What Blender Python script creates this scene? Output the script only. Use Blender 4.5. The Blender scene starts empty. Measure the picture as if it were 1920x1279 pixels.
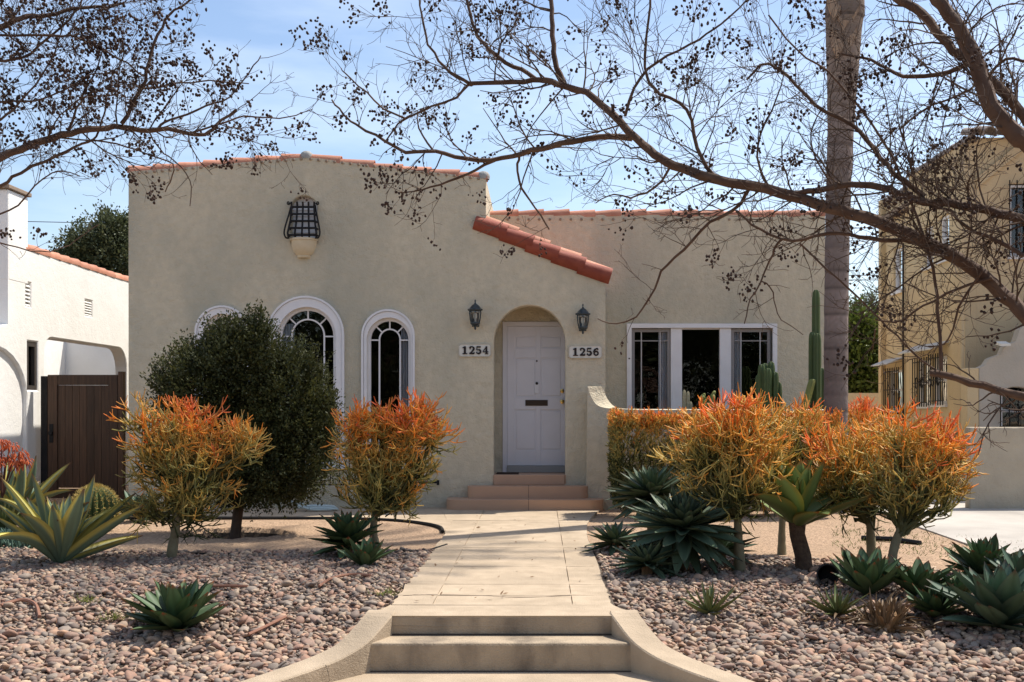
import bpy, math, random
import numpy as np
from mathutils import Vector, Matrix, Quaternion
from mathutils.geometry import tessellate_polygon

random.seed(7); rng = np.random.default_rng(7)
R = math.radians
sc = bpy.context.scene
col = sc.collection

# ------------------------------------------------------------------ camera
F, VX, VY, EYE = 2100.0, 1012.0, 767.0, 1.45      # focal length and vanishing point in photo pixels, eye height above the walk
cam_d = bpy.data.cameras.new('camera'); cam = bpy.data.objects.new('camera', cam_d); col.objects.link(cam)
cam_d.sensor_width = 36; cam_d.lens = F / 1920 * 36
cam_d.shift_x = -(VX - 960) / 1920; cam_d.shift_y = (VY - 639.5) / 1920
cam_d.clip_start = 0.1; cam_d.clip_end = 2000
cam.location = (0, 0, EYE); cam.rotation_euler = (R(90), 0, 0)
sc.camera = cam

# ------------------------------------------------------------------ sky and sun
SUN_EL, SUN_AZ = R(60), R(58)                      # azimuth from +Y towards +X: behind the house, to the right
w = bpy.data.worlds.new('World'); sc.world = w; w.use_nodes = True
nt = w.node_tree; nt.nodes.clear()
out = nt.nodes.new('ShaderNodeOutputWorld'); bg = nt.nodes.new('ShaderNodeBackground')
sky = nt.nodes.new('ShaderNodeTexSky'); sky.sky_type = 'NISHITA'; sky.sun_disc = False
sky.sun_elevation = SUN_EL; sky.sun_rotation = SUN_AZ; sky.air_density = 1.0; sky.dust_density = 1.2; sky.ozone_density = 1.6
tc = nt.nodes.new('ShaderNodeTexCoord')
mp = nt.nodes.new('ShaderNodeMapping'); mp.inputs['Scale'].default_value = (1.2, 1.2, 6.0); mp.inputs['Rotation'].default_value = (0, R(7), 0.4)
nz = nt.nodes.new('ShaderNodeTexNoise'); nz.inputs['Scale'].default_value = 1.7; nz.inputs['Detail'].default_value = 8; nz.inputs['Roughness'].default_value = .55
rp = nt.nodes.new('ShaderNodeValToRGB'); rp.color_ramp.elements[0].position = .42; rp.color_ramp.elements[1].position = .85
rp.color_ramp.elements[0].color = (0, 0, 0, 1); rp.color_ramp.elements[1].color = (.5, .5, .5, 1)
mx = nt.nodes.new('ShaderNodeMix'); mx.data_type = 'RGBA'
mx.inputs['B'].default_value = (8.0, 8.4, 8.8, 1)   # thin cirrus, brightness of a sunlit veil
L = nt.links.new
L(tc.outputs['Generated'], mp.inputs['Vector']); L(mp.outputs[0], nz.inputs['Vector']); L(nz.outputs['Fac'], rp.inputs[0])
L(rp.outputs[0], mx.inputs['Factor']); L(sky.outputs[0], mx.inputs['A']); L(mx.outputs['Result'], bg.inputs['Color'])
bg.inputs['Strength'].default_value = .145; L(bg.outputs[0], out.inputs[0])

sd = bpy.data.lights.new('sun', 'SUN'); sun = bpy.data.objects.new('sun', sd); col.objects.link(sun)
sd.energy = 5.0; sd.angle = R(.5); sd.color = (1.0, .94, .84)
sdir = Vector((math.sin(SUN_AZ) * math.cos(SUN_EL), math.cos(SUN_AZ) * math.cos(SUN_EL), math.sin(SUN_EL)))
sun.rotation_euler = sdir.to_track_quat('Z', 'Y').to_euler(); sun.location = (20, 20, 30)
vs = sc.view_settings; vs.view_transform = 'Standard'; vs.look = 'None'; vs.gamma = 1; vs.use_curve_mapping = False
vs.exposure = 0.42
sc.cycles.use_denoising = True; sc.cycles.max_bounces = 8; sc.cycles.transparent_max_bounces = 12
try: sc.cycles.denoiser = 'OPENIMAGEDENOISE'
except Exception: pass

# ------------------------------------------------------------------ helpers
def P(px, py, Y):                                   # photo pixel at distance Y
    return Vector(((px - VX) * Y / F, Y, EYE + (VY - py) * Y / F))
def XA(px, Y): return (px - VX) * Y / F
def ZA(py, Y): return EYE + (VY - py) * Y / F
def gh(x, y):                                       # ground height: a flat yard that falls to the pavement
    t = min(1, max(0, (9.4 - y) / 2.4)); return -0.02 - .34 * (t * t * (3 - 2 * t) * .4 + t * .6)
def G(px, py):                                      # photo pixel on the ground
    a = (py - VY) / F; Y = 10.
    for _ in range(60): Y = .5 * Y + .5 * (EYE - gh(0, Y)) / a
    return Vector(((px - VX) * Y / F, Y, gh(0, Y)))

def tag(o, label=None, cat=None, group=None, kind=None):
    if label: o['label'] = label
    if cat: o['category'] = cat
    if group: o['group'] = group
    if kind: o['kind'] = kind
    return o
def E(name, label, cat, loc=(0, 0, 0), group=None):
    o = bpy.data.objects.new(name, None); col.objects.link(o); o.location = loc; o.empty_display_size = .1
    return tag(o, label, cat, group)
def adopt(o, parent):
    if parent is not None:
        o.parent = parent
        if parent.parent is None and parent.type == 'EMPTY': o.matrix_parent_inverse = Matrix.Translation(-Vector(parent.location))
    return o
def link(name, me, parent=None, mw=None):
    o = bpy.data.objects.new(name, me); col.objects.link(o)
    if mw is not None: o.matrix_basis = mw
    return adopt(o, parent)
def mesh(name, verts, faces, mat, colr=None, smooth=False):
    me = bpy.data.meshes.new(name)
    me.from_pydata([tuple(v) for v in verts], [], [tuple(f) for f in faces]); me.materials.append(mat)
    if smooth: me.polygons.foreach_set('use_smooth', [True] * len(me.polygons))
    if colr is not None: setcol(me, colr)
    me.update(); return me
def setcol(me, c):
    c = np.asarray(c, dtype=np.float32)
    if c.shape[1] == 3: c = np.hstack([c, np.ones((len(c), 1), np.float32)])
    a = me.attributes.new('Col', 'FLOAT_COLOR', 'POINT'); a.data.foreach_set('color', c.ravel())
def npmesh(name, V, Fc, mat, colr=None, smooth=True):
    me = bpy.data.meshes.new(name); V = np.asarray(V, np.float32); Fc = np.asarray(Fc, np.int32); k = Fc.shape[1]
    me.vertices.add(len(V)); me.vertices.foreach_set('co', V.ravel())
    me.loops.add(Fc.size); me.loops.foreach_set('vertex_index', Fc.ravel())
    me.polygons.add(len(Fc)); me.polygons.foreach_set('loop_start', np.arange(0, Fc.size, k, dtype=np.int32))
    me.materials.append(mat); me.update(calc_edges=True)
    if smooth: me.polygons.foreach_set('use_smooth', np.ones(len(Fc), bool))
    if colr is not None: setcol(me, colr)
    return me
class Acc:                                          # collects equal-sided faces in numpy
    def __init__(s): s.v = []; s.f = []; s.c = []; s.n = 0
    def add(s, v, f, c=None):
        s.v.append(v); s.f.append(f + s.n); s.n += len(v)
        if c is not None: s.c.append(c)
    def build(s, name, mat, parent=None, smooth=True):
        return link(name, npmesh(name, np.concatenate(s.v), np.concatenate(s.f), mat, np.concatenate(s.c) if s.c else None, smooth), parent)
class MB:                                           # collects small shapes of mixed faces
    def __init__(s): s.v = []; s.f = []
    def poly(s, vs, fs):
        n = len(s.v); s.v += [tuple(v) for v in vs]; s.f += [tuple(i + n for i in f) for f in fs]; return s
    def box(s, x0, x1, y0, y1, z0, z1):
        vs = [(x, y, z) for z in (z0, z1) for y in (y0, y1) for x in (x0, x1)]
        return s.poly(vs, [(0, 2, 3, 1), (4, 5, 7, 6), (0, 1, 5, 4), (2, 6, 7, 3), (0, 4, 6, 2), (1, 3, 7, 5)])
    def prism(s, loop, d):                          # planar 3-D loop pushed along vector d
        n = len(loop); a = [Vector(p) for p in loop]; b = [p + Vector(d) for p in a]
        t = tessellate_polygon([a])
        fs = [tuple(q) for q in t] + [tuple(i + n for i in reversed(q)) for q in t] + [(i, (i + 1) % n, (i + 1) % n + n, i + n) for i in range(n)]
        return s.poly(a + b, fs)
    def tube(s, pts, r, m=8, cap=True):
        v, f = tubes(np.array([[tuple(p) for p in pts]]), np.array([r if hasattr(r, '__len__') else [r] * len(pts)]), m)
        n = len(s.v); s.v += [tuple(x) for x in v]; s.f += [tuple(int(i) + n for i in q) for q in f]
        if cap: s.f.append(tuple(range(n, n + m))); s.f.append(tuple(range(len(s.v) - m, len(s.v))))
        return s
    def lathe(s, c, prof, m=16, a0=0, a1=2 * math.pi):
        full = abs(a1 - a0 - 2 * math.pi) < 1e-6; k = m if full else m + 1; n = len(s.v)
        for r, z in prof:
            for i in range(k):
                a = a0 + (a1 - a0) * i / m; s.v.append((c[0] + r * math.cos(a), c[1] + r * math.sin(a), c[2] + z))
        for j in range(len(prof) - 1):
            for i in range(m):
                i2 = (i + 1) % k; s.f.append((n + j * k + i, n + j * k + i2, n + (j + 1) * k + i2, n + (j + 1) * k + i))
        return s
    def build(s, name, mat, parent=None, smooth=False, bevel=0):
        me = mesh(name, s.v, s.f, mat, smooth=smooth)
        if smooth: me.set_sharp_from_angle(angle=R(40))
        o = link(name, me, parent)
        if bevel:
            m = o.modifiers.new('bevel', 'BEVEL'); m.width = bevel; m.segments = 2; m.limit_method = 'ANGLE'; m.angle_limit = R(40)
        return o
def tubes(Pt, Rd, m=3):                             # Pt (N,K,3) centre lines, Rd (N,K) radii -> verts, quads
    N, K, _ = Pt.shape
    d = np.gradient(Pt, axis=1); d /= np.linalg.norm(d, axis=2, keepdims=True) + 1e-9
    dm = Pt[:, -1] - Pt[:, 0] + 1e-6; dm /= np.linalg.norm(dm, axis=1, keepdims=True) + 1e-9
    ref = np.where(np.abs(dm[:, 2:3]) < .8, np.array([[0, 0, 1.]]), np.array([[1., 0, 0]]))[:, None, :]
    u = np.cross(d, ref); u /= np.linalg.norm(u, axis=2, keepdims=True) + 1e-9
    v = np.cross(d, u)
    a = np.arange(m) * 2 * math.pi / m
    ring = u[:, :, None, :] * np.cos(a)[None, None, :, None] + v[:, :, None, :] * np.sin(a)[None, None, :, None]
    V = (Pt[:, :, None, :] + ring * Rd[:, :, None, None]).reshape(-1, 3)
    i = np.arange(N)[:, None, None] * K * m + np.arange(K - 1)[None, :, None] * m
    j = np.arange(m)[None, None, :]; j2 = (j + 1) % m
    Fq = np.stack([i + j, i + j2, i + m + j2, i + m + j], -1).reshape(-1, 4)
    return V, Fq
def smooth_path(pts, n):                            # Catmull-Rom through rows of any width
    p = np.asarray(pts, float); p = np.vstack([2 * p[0] - p[1], p, 2 * p[-1] - p[-2]]); o = []
    t = np.linspace(0, len(p) - 3 - 1e-6, n)
    for x in t:
        i = int(x); f = x - i; a, b, c, d = p[i:i + 4]
        o.append(.5 * (2 * b + (c - a) * f + (2 * a - 5 * b + 4 * c - d) * f * f + (3 * b - a - 3 * c + d) * f ** 3))
    return np.array(o)
def nrm(v): return v / (np.linalg.norm(v, axis=-1, keepdims=True) + 1e-9)

# ------------------------------------------------------------------ materials
def M(name, c, rough=.8, c2=None, scale=4, amt=1., bump=0, bscale=60, bump2=0, bscale2=8, stretch=(1, 1, 1), metal=0, spec=.3, col_attr=False, trans=0, rnd=0, c3=None, scale3=.6, detail=5, coords='pos'):
    m = bpy.data.materials.new(name); m.use_nodes = True; t = m.node_tree; N = t.nodes; b = N['Principled BSDF']; lk = t.links.new
    b.inputs['Roughness'].default_value = rough; b.inputs['Metallic'].default_value = metal; b.inputs['Specular IOR Level'].default_value = spec
    if coords == 'pos': pos = N.new('ShaderNodeNewGeometry').outputs['Position']
    else: pos = N.new('ShaderNodeTexCoord').outputs['Object']
    def noise(s, st=(1, 1, 1), det=detail):
        mpn = N.new('ShaderNodeMapping'); mpn.inputs['Scale'].default_value = st; lk(pos, mpn.inputs['Vector'])
        n = N.new('ShaderNodeTexNoise'); n.inputs['Scale'].default_value = s; n.inputs['Detail'].default_value = det; lk(mpn.outputs[0], n.inputs['Vector']); return n.outputs['Fac']
    def ramp(f, lo, hi):
        r = N.new('ShaderNodeMapRange'); r.inputs['From Min'].default_value = lo; r.inputs['From Max'].default_value = hi; lk(f, r.inputs['Value']); return r.outputs[0]
    def mix(a, bb, f):
        x = N.new('ShaderNodeMix'); x.data_type = 'RGBA'
        for s, k in ((a, 'A'), (bb, 'B')):
            if isinstance(s, tuple): x.inputs[k].default_value = (*s, 1)
            else: lk(s, x.inputs[k])
        if isinstance(f, float): x.inputs['Factor'].default_value = f
        else: lk(f, x.inputs['Factor'])
        return x.outputs['Result']
    cur = c
    if col_attr:
        a = N.new('ShaderNodeAttribute'); a.attribute_name = 'Col'; cur = a.outputs['Color']
    if c2 is not None:
        cur = mix(cur, c2, ramp(noise(scale, stretch), .5 - .25 / amt, .5 + .35 / amt))
    if c3 is not None: cur = mix(cur, c3, ramp(noise(scale3, (1, 1, .45)), .46, .74))
    if rnd:
        oi = N.new('ShaderNodeObjectInfo'); h = N.new('ShaderNodeHueSaturation'); rr = N.new('ShaderNodeMapRange')
        rr.inputs['To Min'].default_value = 1 - rnd; rr.inputs['To Max'].default_value = 1 + rnd; lk(oi.outputs['Random'], rr.inputs['Value']); lk(rr.outputs[0], h.inputs['Value'])
        if isinstance(cur, tuple): h.inputs['Color'].default_value = (*cur, 1)
        else: lk(cur, h.inputs['Color'])
        cur = h.outputs['Color']
    if isinstance(cur, tuple): b.inputs['Base Color'].default_value = (*cur, 1)
    else: lk(cur, b.inputs['Base Color'])
    nin = None
    for bs, bd in ((bscale, bump), (bscale2, bump2)):
        if bd:
            bp = N.new('ShaderNodeBump'); bp.inputs['Strength'].default_value = 1; bp.inputs['Distance'].default_value = bd
            lk(noise(bs, (1, 1, 1), 3), bp.inputs['Height'])
            if nin: lk(nin, bp.inputs['Normal'])
            nin = bp.outputs[0]
    if nin: lk(nin, b.inputs['Normal'])
    if trans:
        tr = N.new('ShaderNodeBsdfTranslucent'); ms = N.new('ShaderNodeMixShader'); ms.inputs[0].default_value = trans
        if isinstance(cur, tuple): tr.inputs[0].default_value = (*cur, 1)
        else: lk(cur, tr.inputs[0])
        lk(b.outputs[0], ms.inputs[1]); lk(tr.outputs[0], ms.inputs[2]); lk(ms.outputs[0], N['Material Output'].inputs[0])
    return m
m_stucco = M('cream_stucco', (.60, .52, .38), .92, (.50, .435, .32), 11, 1.3, .012, 42, .024, 9, c3=(.385, .36, .28), scale3=.9, detail=8)
m_white_st = M('white_stucco', (.86, .845, .81), .9, (.78, .755, .71), 1.6, 1, .004, 50, .006, 8)
m_yel_st = M('yellow_stucco', (.66, .50, .29), .92, (.58, .45, .27), 1.8, 1, .006, 45, .012, 7, c3=(.48, .36, .22), scale3=.5)
m_grey_st = M('patched_grey_stucco', (.50, .44, .36), .92, (.42, .38, .32), 2.5, 1.2, .006, 45, .02, 6)
m_trim = M('white_painted_wood', (.76, .74, .74), .55, (.69, .66, .65), 5, 1, .0015, 30)
m_door = M('white_door_paint', (.72, .69, .70), .5, (.66, .63, .63), 3, 1, .001, 25)
m_tile = M('terracotta_tile', (.47, .19, .115), .78, (.56, .28, .19), 7, 1.2, .004, 40, rnd=.2)
m_tileRedShade = M('shaded_red_clay_tile', (.20, .040, .022), .7, (.27, .07, .04), 7, 1.2, .004, 40, rnd=.15)  # red clay, darkened so the fascia row's shade sits in its colour
m_tileR = M('weathered_grey_tile', (.20, .16, .14), .85, (.30, .24, .20), 6, 1.2, .004, 40, rnd=.16)
m_mortar = M('mortar', (.30, .22, .16), .95, (.22, .17, .13), 10)
m_iron = M('black_iron', (.008, .008, .009), .6, (.02, .017, .016), 20, 1, .001, 80, spec=.2)
m_lantern = M('blackened_lantern_metal', (.014, .022, .028), .35, (.03, .045, .05), 25, 1, spec=.5)
m_brass = M('brass', (.62, .42, .14), .28, metal=1)
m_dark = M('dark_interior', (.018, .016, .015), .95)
m_curtain = M('sheer_curtain', (.80, .79, .82), .9, (.66, .65, .70), 9, 1, stretch=(6, 6, .2))
m_screen = M('grey_sash', (.26, .24, .23), .6)
m_conc = M('tan_concrete', (.46, .36, .255), .9, (.36, .28, .195), 5, 1.6, .005, 90, .006, 14, c3=(.32, .25, .175), scale3=1.3, detail=12)
m_conc2 = M('weathered_step_concrete', (.42, .33, .23), .9, (.30, .235, .165), 4, 1.3, .005, 80, .008, 12, c3=(.15, .118, .088), scale3=4.5, detail=10)
m_step = M('terracotta_painted_step', (.50, .31, .20), .6, (.44, .275, .18), 3, 1, .001, 60)
m_drive = M('driveway_concrete', (.46, .42, .37), .88, (.38, .35, .31), 2, 1.2, .003, 70, c3=(.30, .27, .24), scale3=.8)
m_joint = M('joint_dirt', (.085, .065, .05), .95)
m_gravel = M('decomposed_granite', (.56, .385, .25), .95, (.27, .175, .115), 38, 2.2, .03, 70, .05, 6, c3=(.40, .275, .18), scale3=1.1, detail=8)
m_soil = M('bed_soil', (.075, .053, .038), .95, (.04, .03, .022), 20, 1, .02, 60)
m_asph = M('asphalt', (.055, .053, .05), .9, (.04, .04, .04), 30, 1, .004, 120)
m_pebC = M('river_pebbles', (.3, .25, .22), .7, (.16, .13, .115), 40, .55, .0015, 90, col_attr=True, spec=.25)
m_wood = M('dark_stained_wood', (.085, .042, .022), .5, (.035, .018, .010), 5, 1.3, .002, 30, stretch=(9, 9, .5), rnd=.22)
m_bark = M('crape_myrtle_bark', (.070, .038, .025), .85, (.15, .095, .065), 9, 1.1, .003, 40, stretch=(1, 1, 1), detail=6)
m_twig = M('twig_bark', (.065, .040, .028), .9, (.12, .08, .055), 12)
m_pod = M('dry_seed_capsule', (.035, .020, .015), .85, (.07, .04, .03), 60)
m_palm = M('grey_palm_bark', (.25, .195, .165), .95, (.16, .125, .11), 5, .8, .008, 26, .012, 9, stretch=(3, 3, 1.2), col_attr=True)
m_boot = M('palm_boot', (.38, .26, .17), .85, (.22, .14, .09), 6, 1.2, .006, 20, stretch=(4, 4, .6))
m_stick = M('fire_stick', (1, 1, 1), .45, col_attr=True, trans=.42, spec=.4)
m_stalk = M('succulent_trunk', (.25, .22, .13), .85, (.17, .14, .085), 14, 1.2, .004, 40)
m_leafC = M('succulent_leaf', (1, 1, 1), .5, col_attr=True, trans=.16, rnd=.25, spec=.28)
m_leaf = M('leaf', (1, 1, 1), .55, col_attr=True, trans=.28, spec=.3)
m_dry = M('dry_leaf', (.26, .16, .085), .9, (.16, .095, .05), 14)
m_cact = M('cactus_skin', (.075, .11, .035), .55, (.05, .075, .03), 7, 1)
m_cactY = M('yellow_green_cactus', (.22, .23, .06), .6, (.15, .17, .05), 7, 1)
m_spine = M('straw_spine', (.55, .40, .12), .6)
m_white = M('plate_white', (.70, .67, .60), .6, (.62, .58, .5), 20)
m_num = M('dark_brown_numeral', (.022, .014, .012), .5)
m_hose = M('pale_hose', (.45, .52, .50), .5)
m_pipe = M('terracotta_drip_line', (.26, .125, .08), .7)
m_rubber = M('black_plastic', (.012, .011, .010), .6)
def glass(name, tint, rough=.02, refl=1.0):
    m = bpy.data.materials.new(name); m.use_nodes = True; t = m.node_tree; N = t.nodes; N.clear(); lk = t.links.new
    o = N.new('ShaderNodeOutputMaterial'); tr = N.new('ShaderNodeBsdfTransparent'); gl = N.new('ShaderNodeBsdfGlossy'); fr = N.new('ShaderNodeFresnel'); ms = N.new('ShaderNodeMixShader')
    tr.inputs[0].default_value = (*tint, 1); gl.inputs['Roughness'].default_value = rough; fr.inputs[0].default_value = 1.5
    nn = N.new('ShaderNodeTexNoise'); nn.inputs['Scale'].default_value = 1.7; bp = N.new('ShaderNodeBump'); bp.inputs['Distance'].default_value = .02; bp.inputs['Strength'].default_value = .5
    ge = N.new('ShaderNodeNewGeometry'); lk(ge.outputs['Position'], nn.inputs['Vector']); lk(nn.outputs[0], bp.inputs['Height']); lk(bp.outputs[0], gl.inputs['Normal'])
    lk(fr.outputs[0], ms.inputs[0]); lk(tr.outputs[0], ms.inputs[1]); lk(gl.outputs[0], ms.inputs[2]); lk(ms.outputs[0], o.inputs[0]); return m
m_glass = glass('window_glass', (.93, .94, .94))
m_lglass = glass('lantern_glass', (.85, .85, .82), .08)

# ------------------------------------------------------------------ walls with openings
def arch(x0, x1, z0, ztop, n=14, rise=None):        # counter-clockwise loop of an arched opening
    r = (x1 - x0) / 2; cx = (x0 + x1) / 2; h = rise or r; zs = ztop - h
    return [(x0, z0), (x1, z0)] + [(cx + r * math.cos(a), zs + h * math.sin(a)) for a in np.linspace(0, math.pi, n)]
def rect(x0, x1, z0, z1): return [(x0, z0), (x1, z0), (x1, z1), (x0, z1)]
def inset(loop, d):                                 # grow a ccw loop by d
    n = len(loop); o = []
    for i in range(n):
        a, b, c = Vector(loop[i - 1]), Vector(loop[i]), Vector(loop[(i + 1) % n])
        e1, e2 = (b - a).normalized(), (c - b).normalized(); n1, n2 = Vector((e1.y, -e1.x)), Vector((e2.y, -e2.x))
        k = (n1 + n2); k = k / max(.3, k.length_squared / 2) if k.length > 1e-6 else n1
        o.append((b.x + k.x * d, b.y + k.y * d))
    return o
def wall(name, outer, holes, plane, depth, mat, parent=None, soft=.018):
    # plane(u, v, d) -> point, d runs into the wall; the mouth of each opening is slightly rounded
    mb = MB(); big = [inset(h, soft) for h in holes]
    for d, hs in ((0, big), (depth, holes)):
        lp = [[Vector((u, v, 0)) for u, v in l] for l in [outer] + hs]
        flat = [p for l in lp for p in l]
        mb.poly([plane(p.x, p.y, d) for p in flat], tessellate_polygon(lp))
    def strip(l0, d0, l1, d1):
        n = len(l0); mb.poly([plane(u, v, d0) for u, v in l0] + [plane(u, v, d1) for u, v in l1], [(i, (i + 1) % n, (i + 1) % n + n, i + n) for i in range(n)])
    strip(outer, 0, outer, depth)
    for h, bgp in zip(holes, big):
        mid = inset(h, soft * .3); strip(bgp, 0, mid, soft * .35); strip(mid, soft * .35, h, soft); strip(h, soft, h, depth)
    return mb.build(name, mat, parent)
def facing(Y): return lambda u, v, d: (u, Y + d, v)
def band(loop_in, loop_out, y0, y1):                # flat moulding between two loops, facing the camera
    mb = MB(); n = len(loop_in)
    vs = [(u, y0, v) for u, v in loop_in] + [(u, y0, v) for u, v in loop_out] + [(u, y1, v) for u, v in loop_in] + [(u, y1, v) for u, v in loop_out]
    fs = []
    for i in range(n):
        j = (i + 1) % n
        fs += [(i, j, n + j, n + i), (n + i, n + j, 3 * n + j, 3 * n + i), (i, 2 * n + i, 2 * n + j, j)]
    return mb.poly(vs, fs)
def tile_mesh(L_, r, mat, name='barrel tile'):      # half barrel along +X, open below, thick rim
    mb = MB(); m = 9; vs = []
    for x, rr in ((0, r), (L_, r * .86)):
        for q in (rr, rr - .014):
            vs += [(x, -q * math.cos(a), q * math.sin(a)) for a in np.linspace(-.25, math.pi + .25, m)]
    fs = []
    for i in range(m - 1):
        fs += [(i, i + 1, 2 * m + i + 1, 2 * m + i), (m + i, 3 * m + i, 3 * m + i + 1, m + i + 1), (i, m + i, m + i + 1, i + 1), (2 * m + i, 2 * m + i + 1, 3 * m + i + 1, 3 * m + i)]
    fs += [(0, 2 * m, 3 * m, m), (m - 1, 2 * m - 1, 4 * m - 1, 3 * m - 1)]
    mb.poly(vs, fs); me = mesh(name, mb.v, mb.f, mat, smooth=True); me.set_sharp_from_angle(angle=R(35)); return me
def tile_run(a, b, me, pitch, parent, name='roof_tile', lift=.022, roll=0):   # tiles from a (low end first) to b
    a, b = Vector(a), Vector(b); d = b - a; n = max(1, round(d.length / pitch)); step = d / n; d.normalize()
    up = Vector((0, 0, 1)); y = up.cross(d).normalized(); z = d.cross(y)
    for i in range(n):
        p = a + step * i; k = lift * random.uniform(.8, 1.5)
        dx = (step + z * (-k)).normalized(); zz = dx.cross(y).normalized(); rot = Matrix((dx, y, zz)).transposed().to_4x4()
        rot = rot @ Matrix.Rotation(roll + random.uniform(-.05, .05), 4, 'X') @ Matrix.Rotation(random.uniform(-.012, .012), 4, 'Z')
        link(name, me, parent, Matrix.Translation(p + z * (k + random.uniform(-.003, .004))) @ rot @ Matrix.Scale(1.1 * step.length / pitch, 4, (1, 0, 0)))

# ------------------------------------------------------------------ the setting: ground, street, walk, drive
ys = [-200, -60, -20, 0, 2, 4, 5, 6, 6.6, 7.05, 7.3, 7.6, 7.9, 8.2, 8.5, 8.8, 9.1, 9.4, 9.8] + list(np.arange(10.2, 16, .3)) + [17, 19, 24, 40, 80, 200, 600]
xs = [-500, -150, -50, -20, -12] + list(np.arange(-8, 8.01, .35)) + [12, 20, 50, 150, 500]
TW = G(436, 1003)
xs = sorted(xs + list(np.arange(-2.6, 2.1, .09)) + list(np.arange(TW.x - .75, TW.x + .76, .075))); ys = sorted(ys + list(np.arange(6.5, 8.1, .09)) + list(np.arange(TW.y - .65, TW.y + .66, .075)))
xs = [x for i, x in enumerate(xs) if i == 0 or x - xs[i - 1] > .004]; ys = [y for i, y in enumerate(ys) if i == 0 or y - ys[i - 1] > .004]
def gz(x, y):
    z = gh(x, y) - (.008 if y < 9 else 0)
    if 9.5 < y < 16 and -8 < x < 6: z += .02 * math.sin(x * 1.3 + 1) * math.sin(y * 1.1) * .6
    if y < 7.95 and abs(x + .265) < .84 + max(0, 7.86 - y) * .73: z = min(z, -.42)
    q = math.hypot((x - TW.x) / .60, (y - TW.y) / .48)
    if q < 1.25: z -= .20 * min(1, max(0, (1.08 - q) / .28)) - .03 * max(0, 1 - abs(q - 1.15) / .12)
    return z
V = [(x, y, gz(x, y)) for y in ys for x in xs]; nx = len(xs)
g = link('ground', mesh('ground', V, [(j * nx + i, j * nx + i + 1, (j + 1) * nx + i + 1, (j + 1) * nx + i) for j in range(len(ys) - 1) for i in range(nx - 1)], m_gravel, smooth=True))
tag(g, 'tan decomposed granite ground of the front yard', 'ground', kind='structure')
def sheet(name, loop, z, mat, th=.05, label=None, cat=None, parent=None, bevel=0):
    o = MB().prism([(x, y, z - th) for x, y in loop], (0, 0, th)).build(name, mat, parent, bevel=bevel)
    if parent is None: tag(o, label, cat, kind='structure')
    return o
sheet('street', [(-80, -9), (80, -9), (80, 1.2), (-80, 1.2)], -.40, m_asph, .03, 'grey asphalt street', 'street')
sheet('street_kerb', [(-80, 1.2), (80, 1.2), (80, 1.36), (-80, 1.36)], -.29, m_conc2, .2, 'concrete kerb along the street', 'kerb')
sheet('pavement', [(-80, 4.9), (80, 4.9), (80, 6.6), (1.5, 6.6), (.72, 7.6), (-1.25, 7.6), (-2.05, 6.6), (-80, 6.6)], -.33, m_conc, .08, 'tan concrete pavement at the foot of the steps', 'pavement')
sheet('driveway', [(4.55, 10.9), (9, 7.4), (12, 7.4), (8.6, 15.4), (7.1, 16.2), (7.0, 24), (4.9, 24), (4.75, 16.2)], .004, m_drive, .06, 'pale concrete driveway beside the two-storey house', 'driveway')

# walkway: scored slabs with recessed joints
NW = .0
walk = MB().prism([(-1.1, 8.0, -.08), (.56, 8.0, -.08), (.56, 15.9, -.08), (-1.1, 15.9, -.08)], (0, 0, .066)).build('walkway', m_joint)
tag(walk, 'tan concrete walkway of scored slabs up to the door', 'walkway', kind='structure')
rows = [8.28, 8.72, 9.27, 10.32, 11.7, 13.1, 14.55, 16.15]
xl, j1, j2, xr = -1.085, -.795, .245, .53
def fl(y):                                          # flare of the outer edges towards the house
    t = max(0, (y - 12.6) / 3.5); return t * t
for a, b in zip(rows[:-1], rows[1:]):
    for k in range(3):
        gap = .005; n = 5; yy = np.linspace(a + gap / 2, b - gap / 2, n)
        l0 = [xl - fl(y) * .35 - (.03 * random.random() if k == 0 else 0) for y in yy] if k == 0 else [(j1, j2)[k - 1] + gap / 2] * n
        r0 = [xr + fl(y) * .33 + .02 * random.random() for y in yy] if k == 2 else [(j1, j2)[k] - gap / 2] * n
        loop = [(x, y) for x, y in zip(r0, yy)] + [(x, y) for x, y in zip(l0[::-1], yy[::-1])]
        sheet('slab', loop, random.uniform(-.0025, .0025), m_conc, .07, parent=walk, bevel=.004)
lip = [(-1.2, 8.0), (-1.04, 7.86), (.5, 7.86), (.66, 8.02), (.6, 8.12), (.54, 8.274), (-1.1, 8.274), (-1.14, 8.1)]
sheet('slab', lip, .0, m_conc, .07, parent=walk, bevel=.006)
# path that runs along the house front
loop = [(-1.14, 16.5), (-1.14, 15.95), (-1.13, 14.0)] + [tuple(p) for p in smooth_path([(-1.13, 13.3), (-1.2, 13.75), (-1.42, 14.2), (-1.8, 14.6), (-2.4, 14.85), (-3.2, 14.95), (-6.6, 14.98)], 18)] + [(-6.6, 16.5)]
side_path = sheet('side_path', loop, .001, m_conc, .06, 'narrow concrete path along the house front', 'path')
e = smooth_path([(-1.15, 13.25), (-1.22, 13.72), (-1.44, 14.16), (-1.82, 14.55), (-2.4, 14.8), (-3.2, 14.9), (-6.4, 14.93)], 40)
tag(MB().tube([(x, y, .0) for x, y in e], .022, 6).build('lawn_edging', m_rubber), 'black bender-board edging curving round the gravel beside the walk', 'edging')
e2 = [P(px, py, 2100 * 1.455 / (py - VY)) for px, py in ((160, 1037), (300, 1039), (470, 1040), (640, 1038), (800, 1034), (838, 1022))]
tag(MB().tube([(p.x, p.y, .0) for p in e2], .012, 6).build('bed_edging', m_rubber), 'thin dark edging between pebbles and gravel left of the walk', 'edging')

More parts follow.
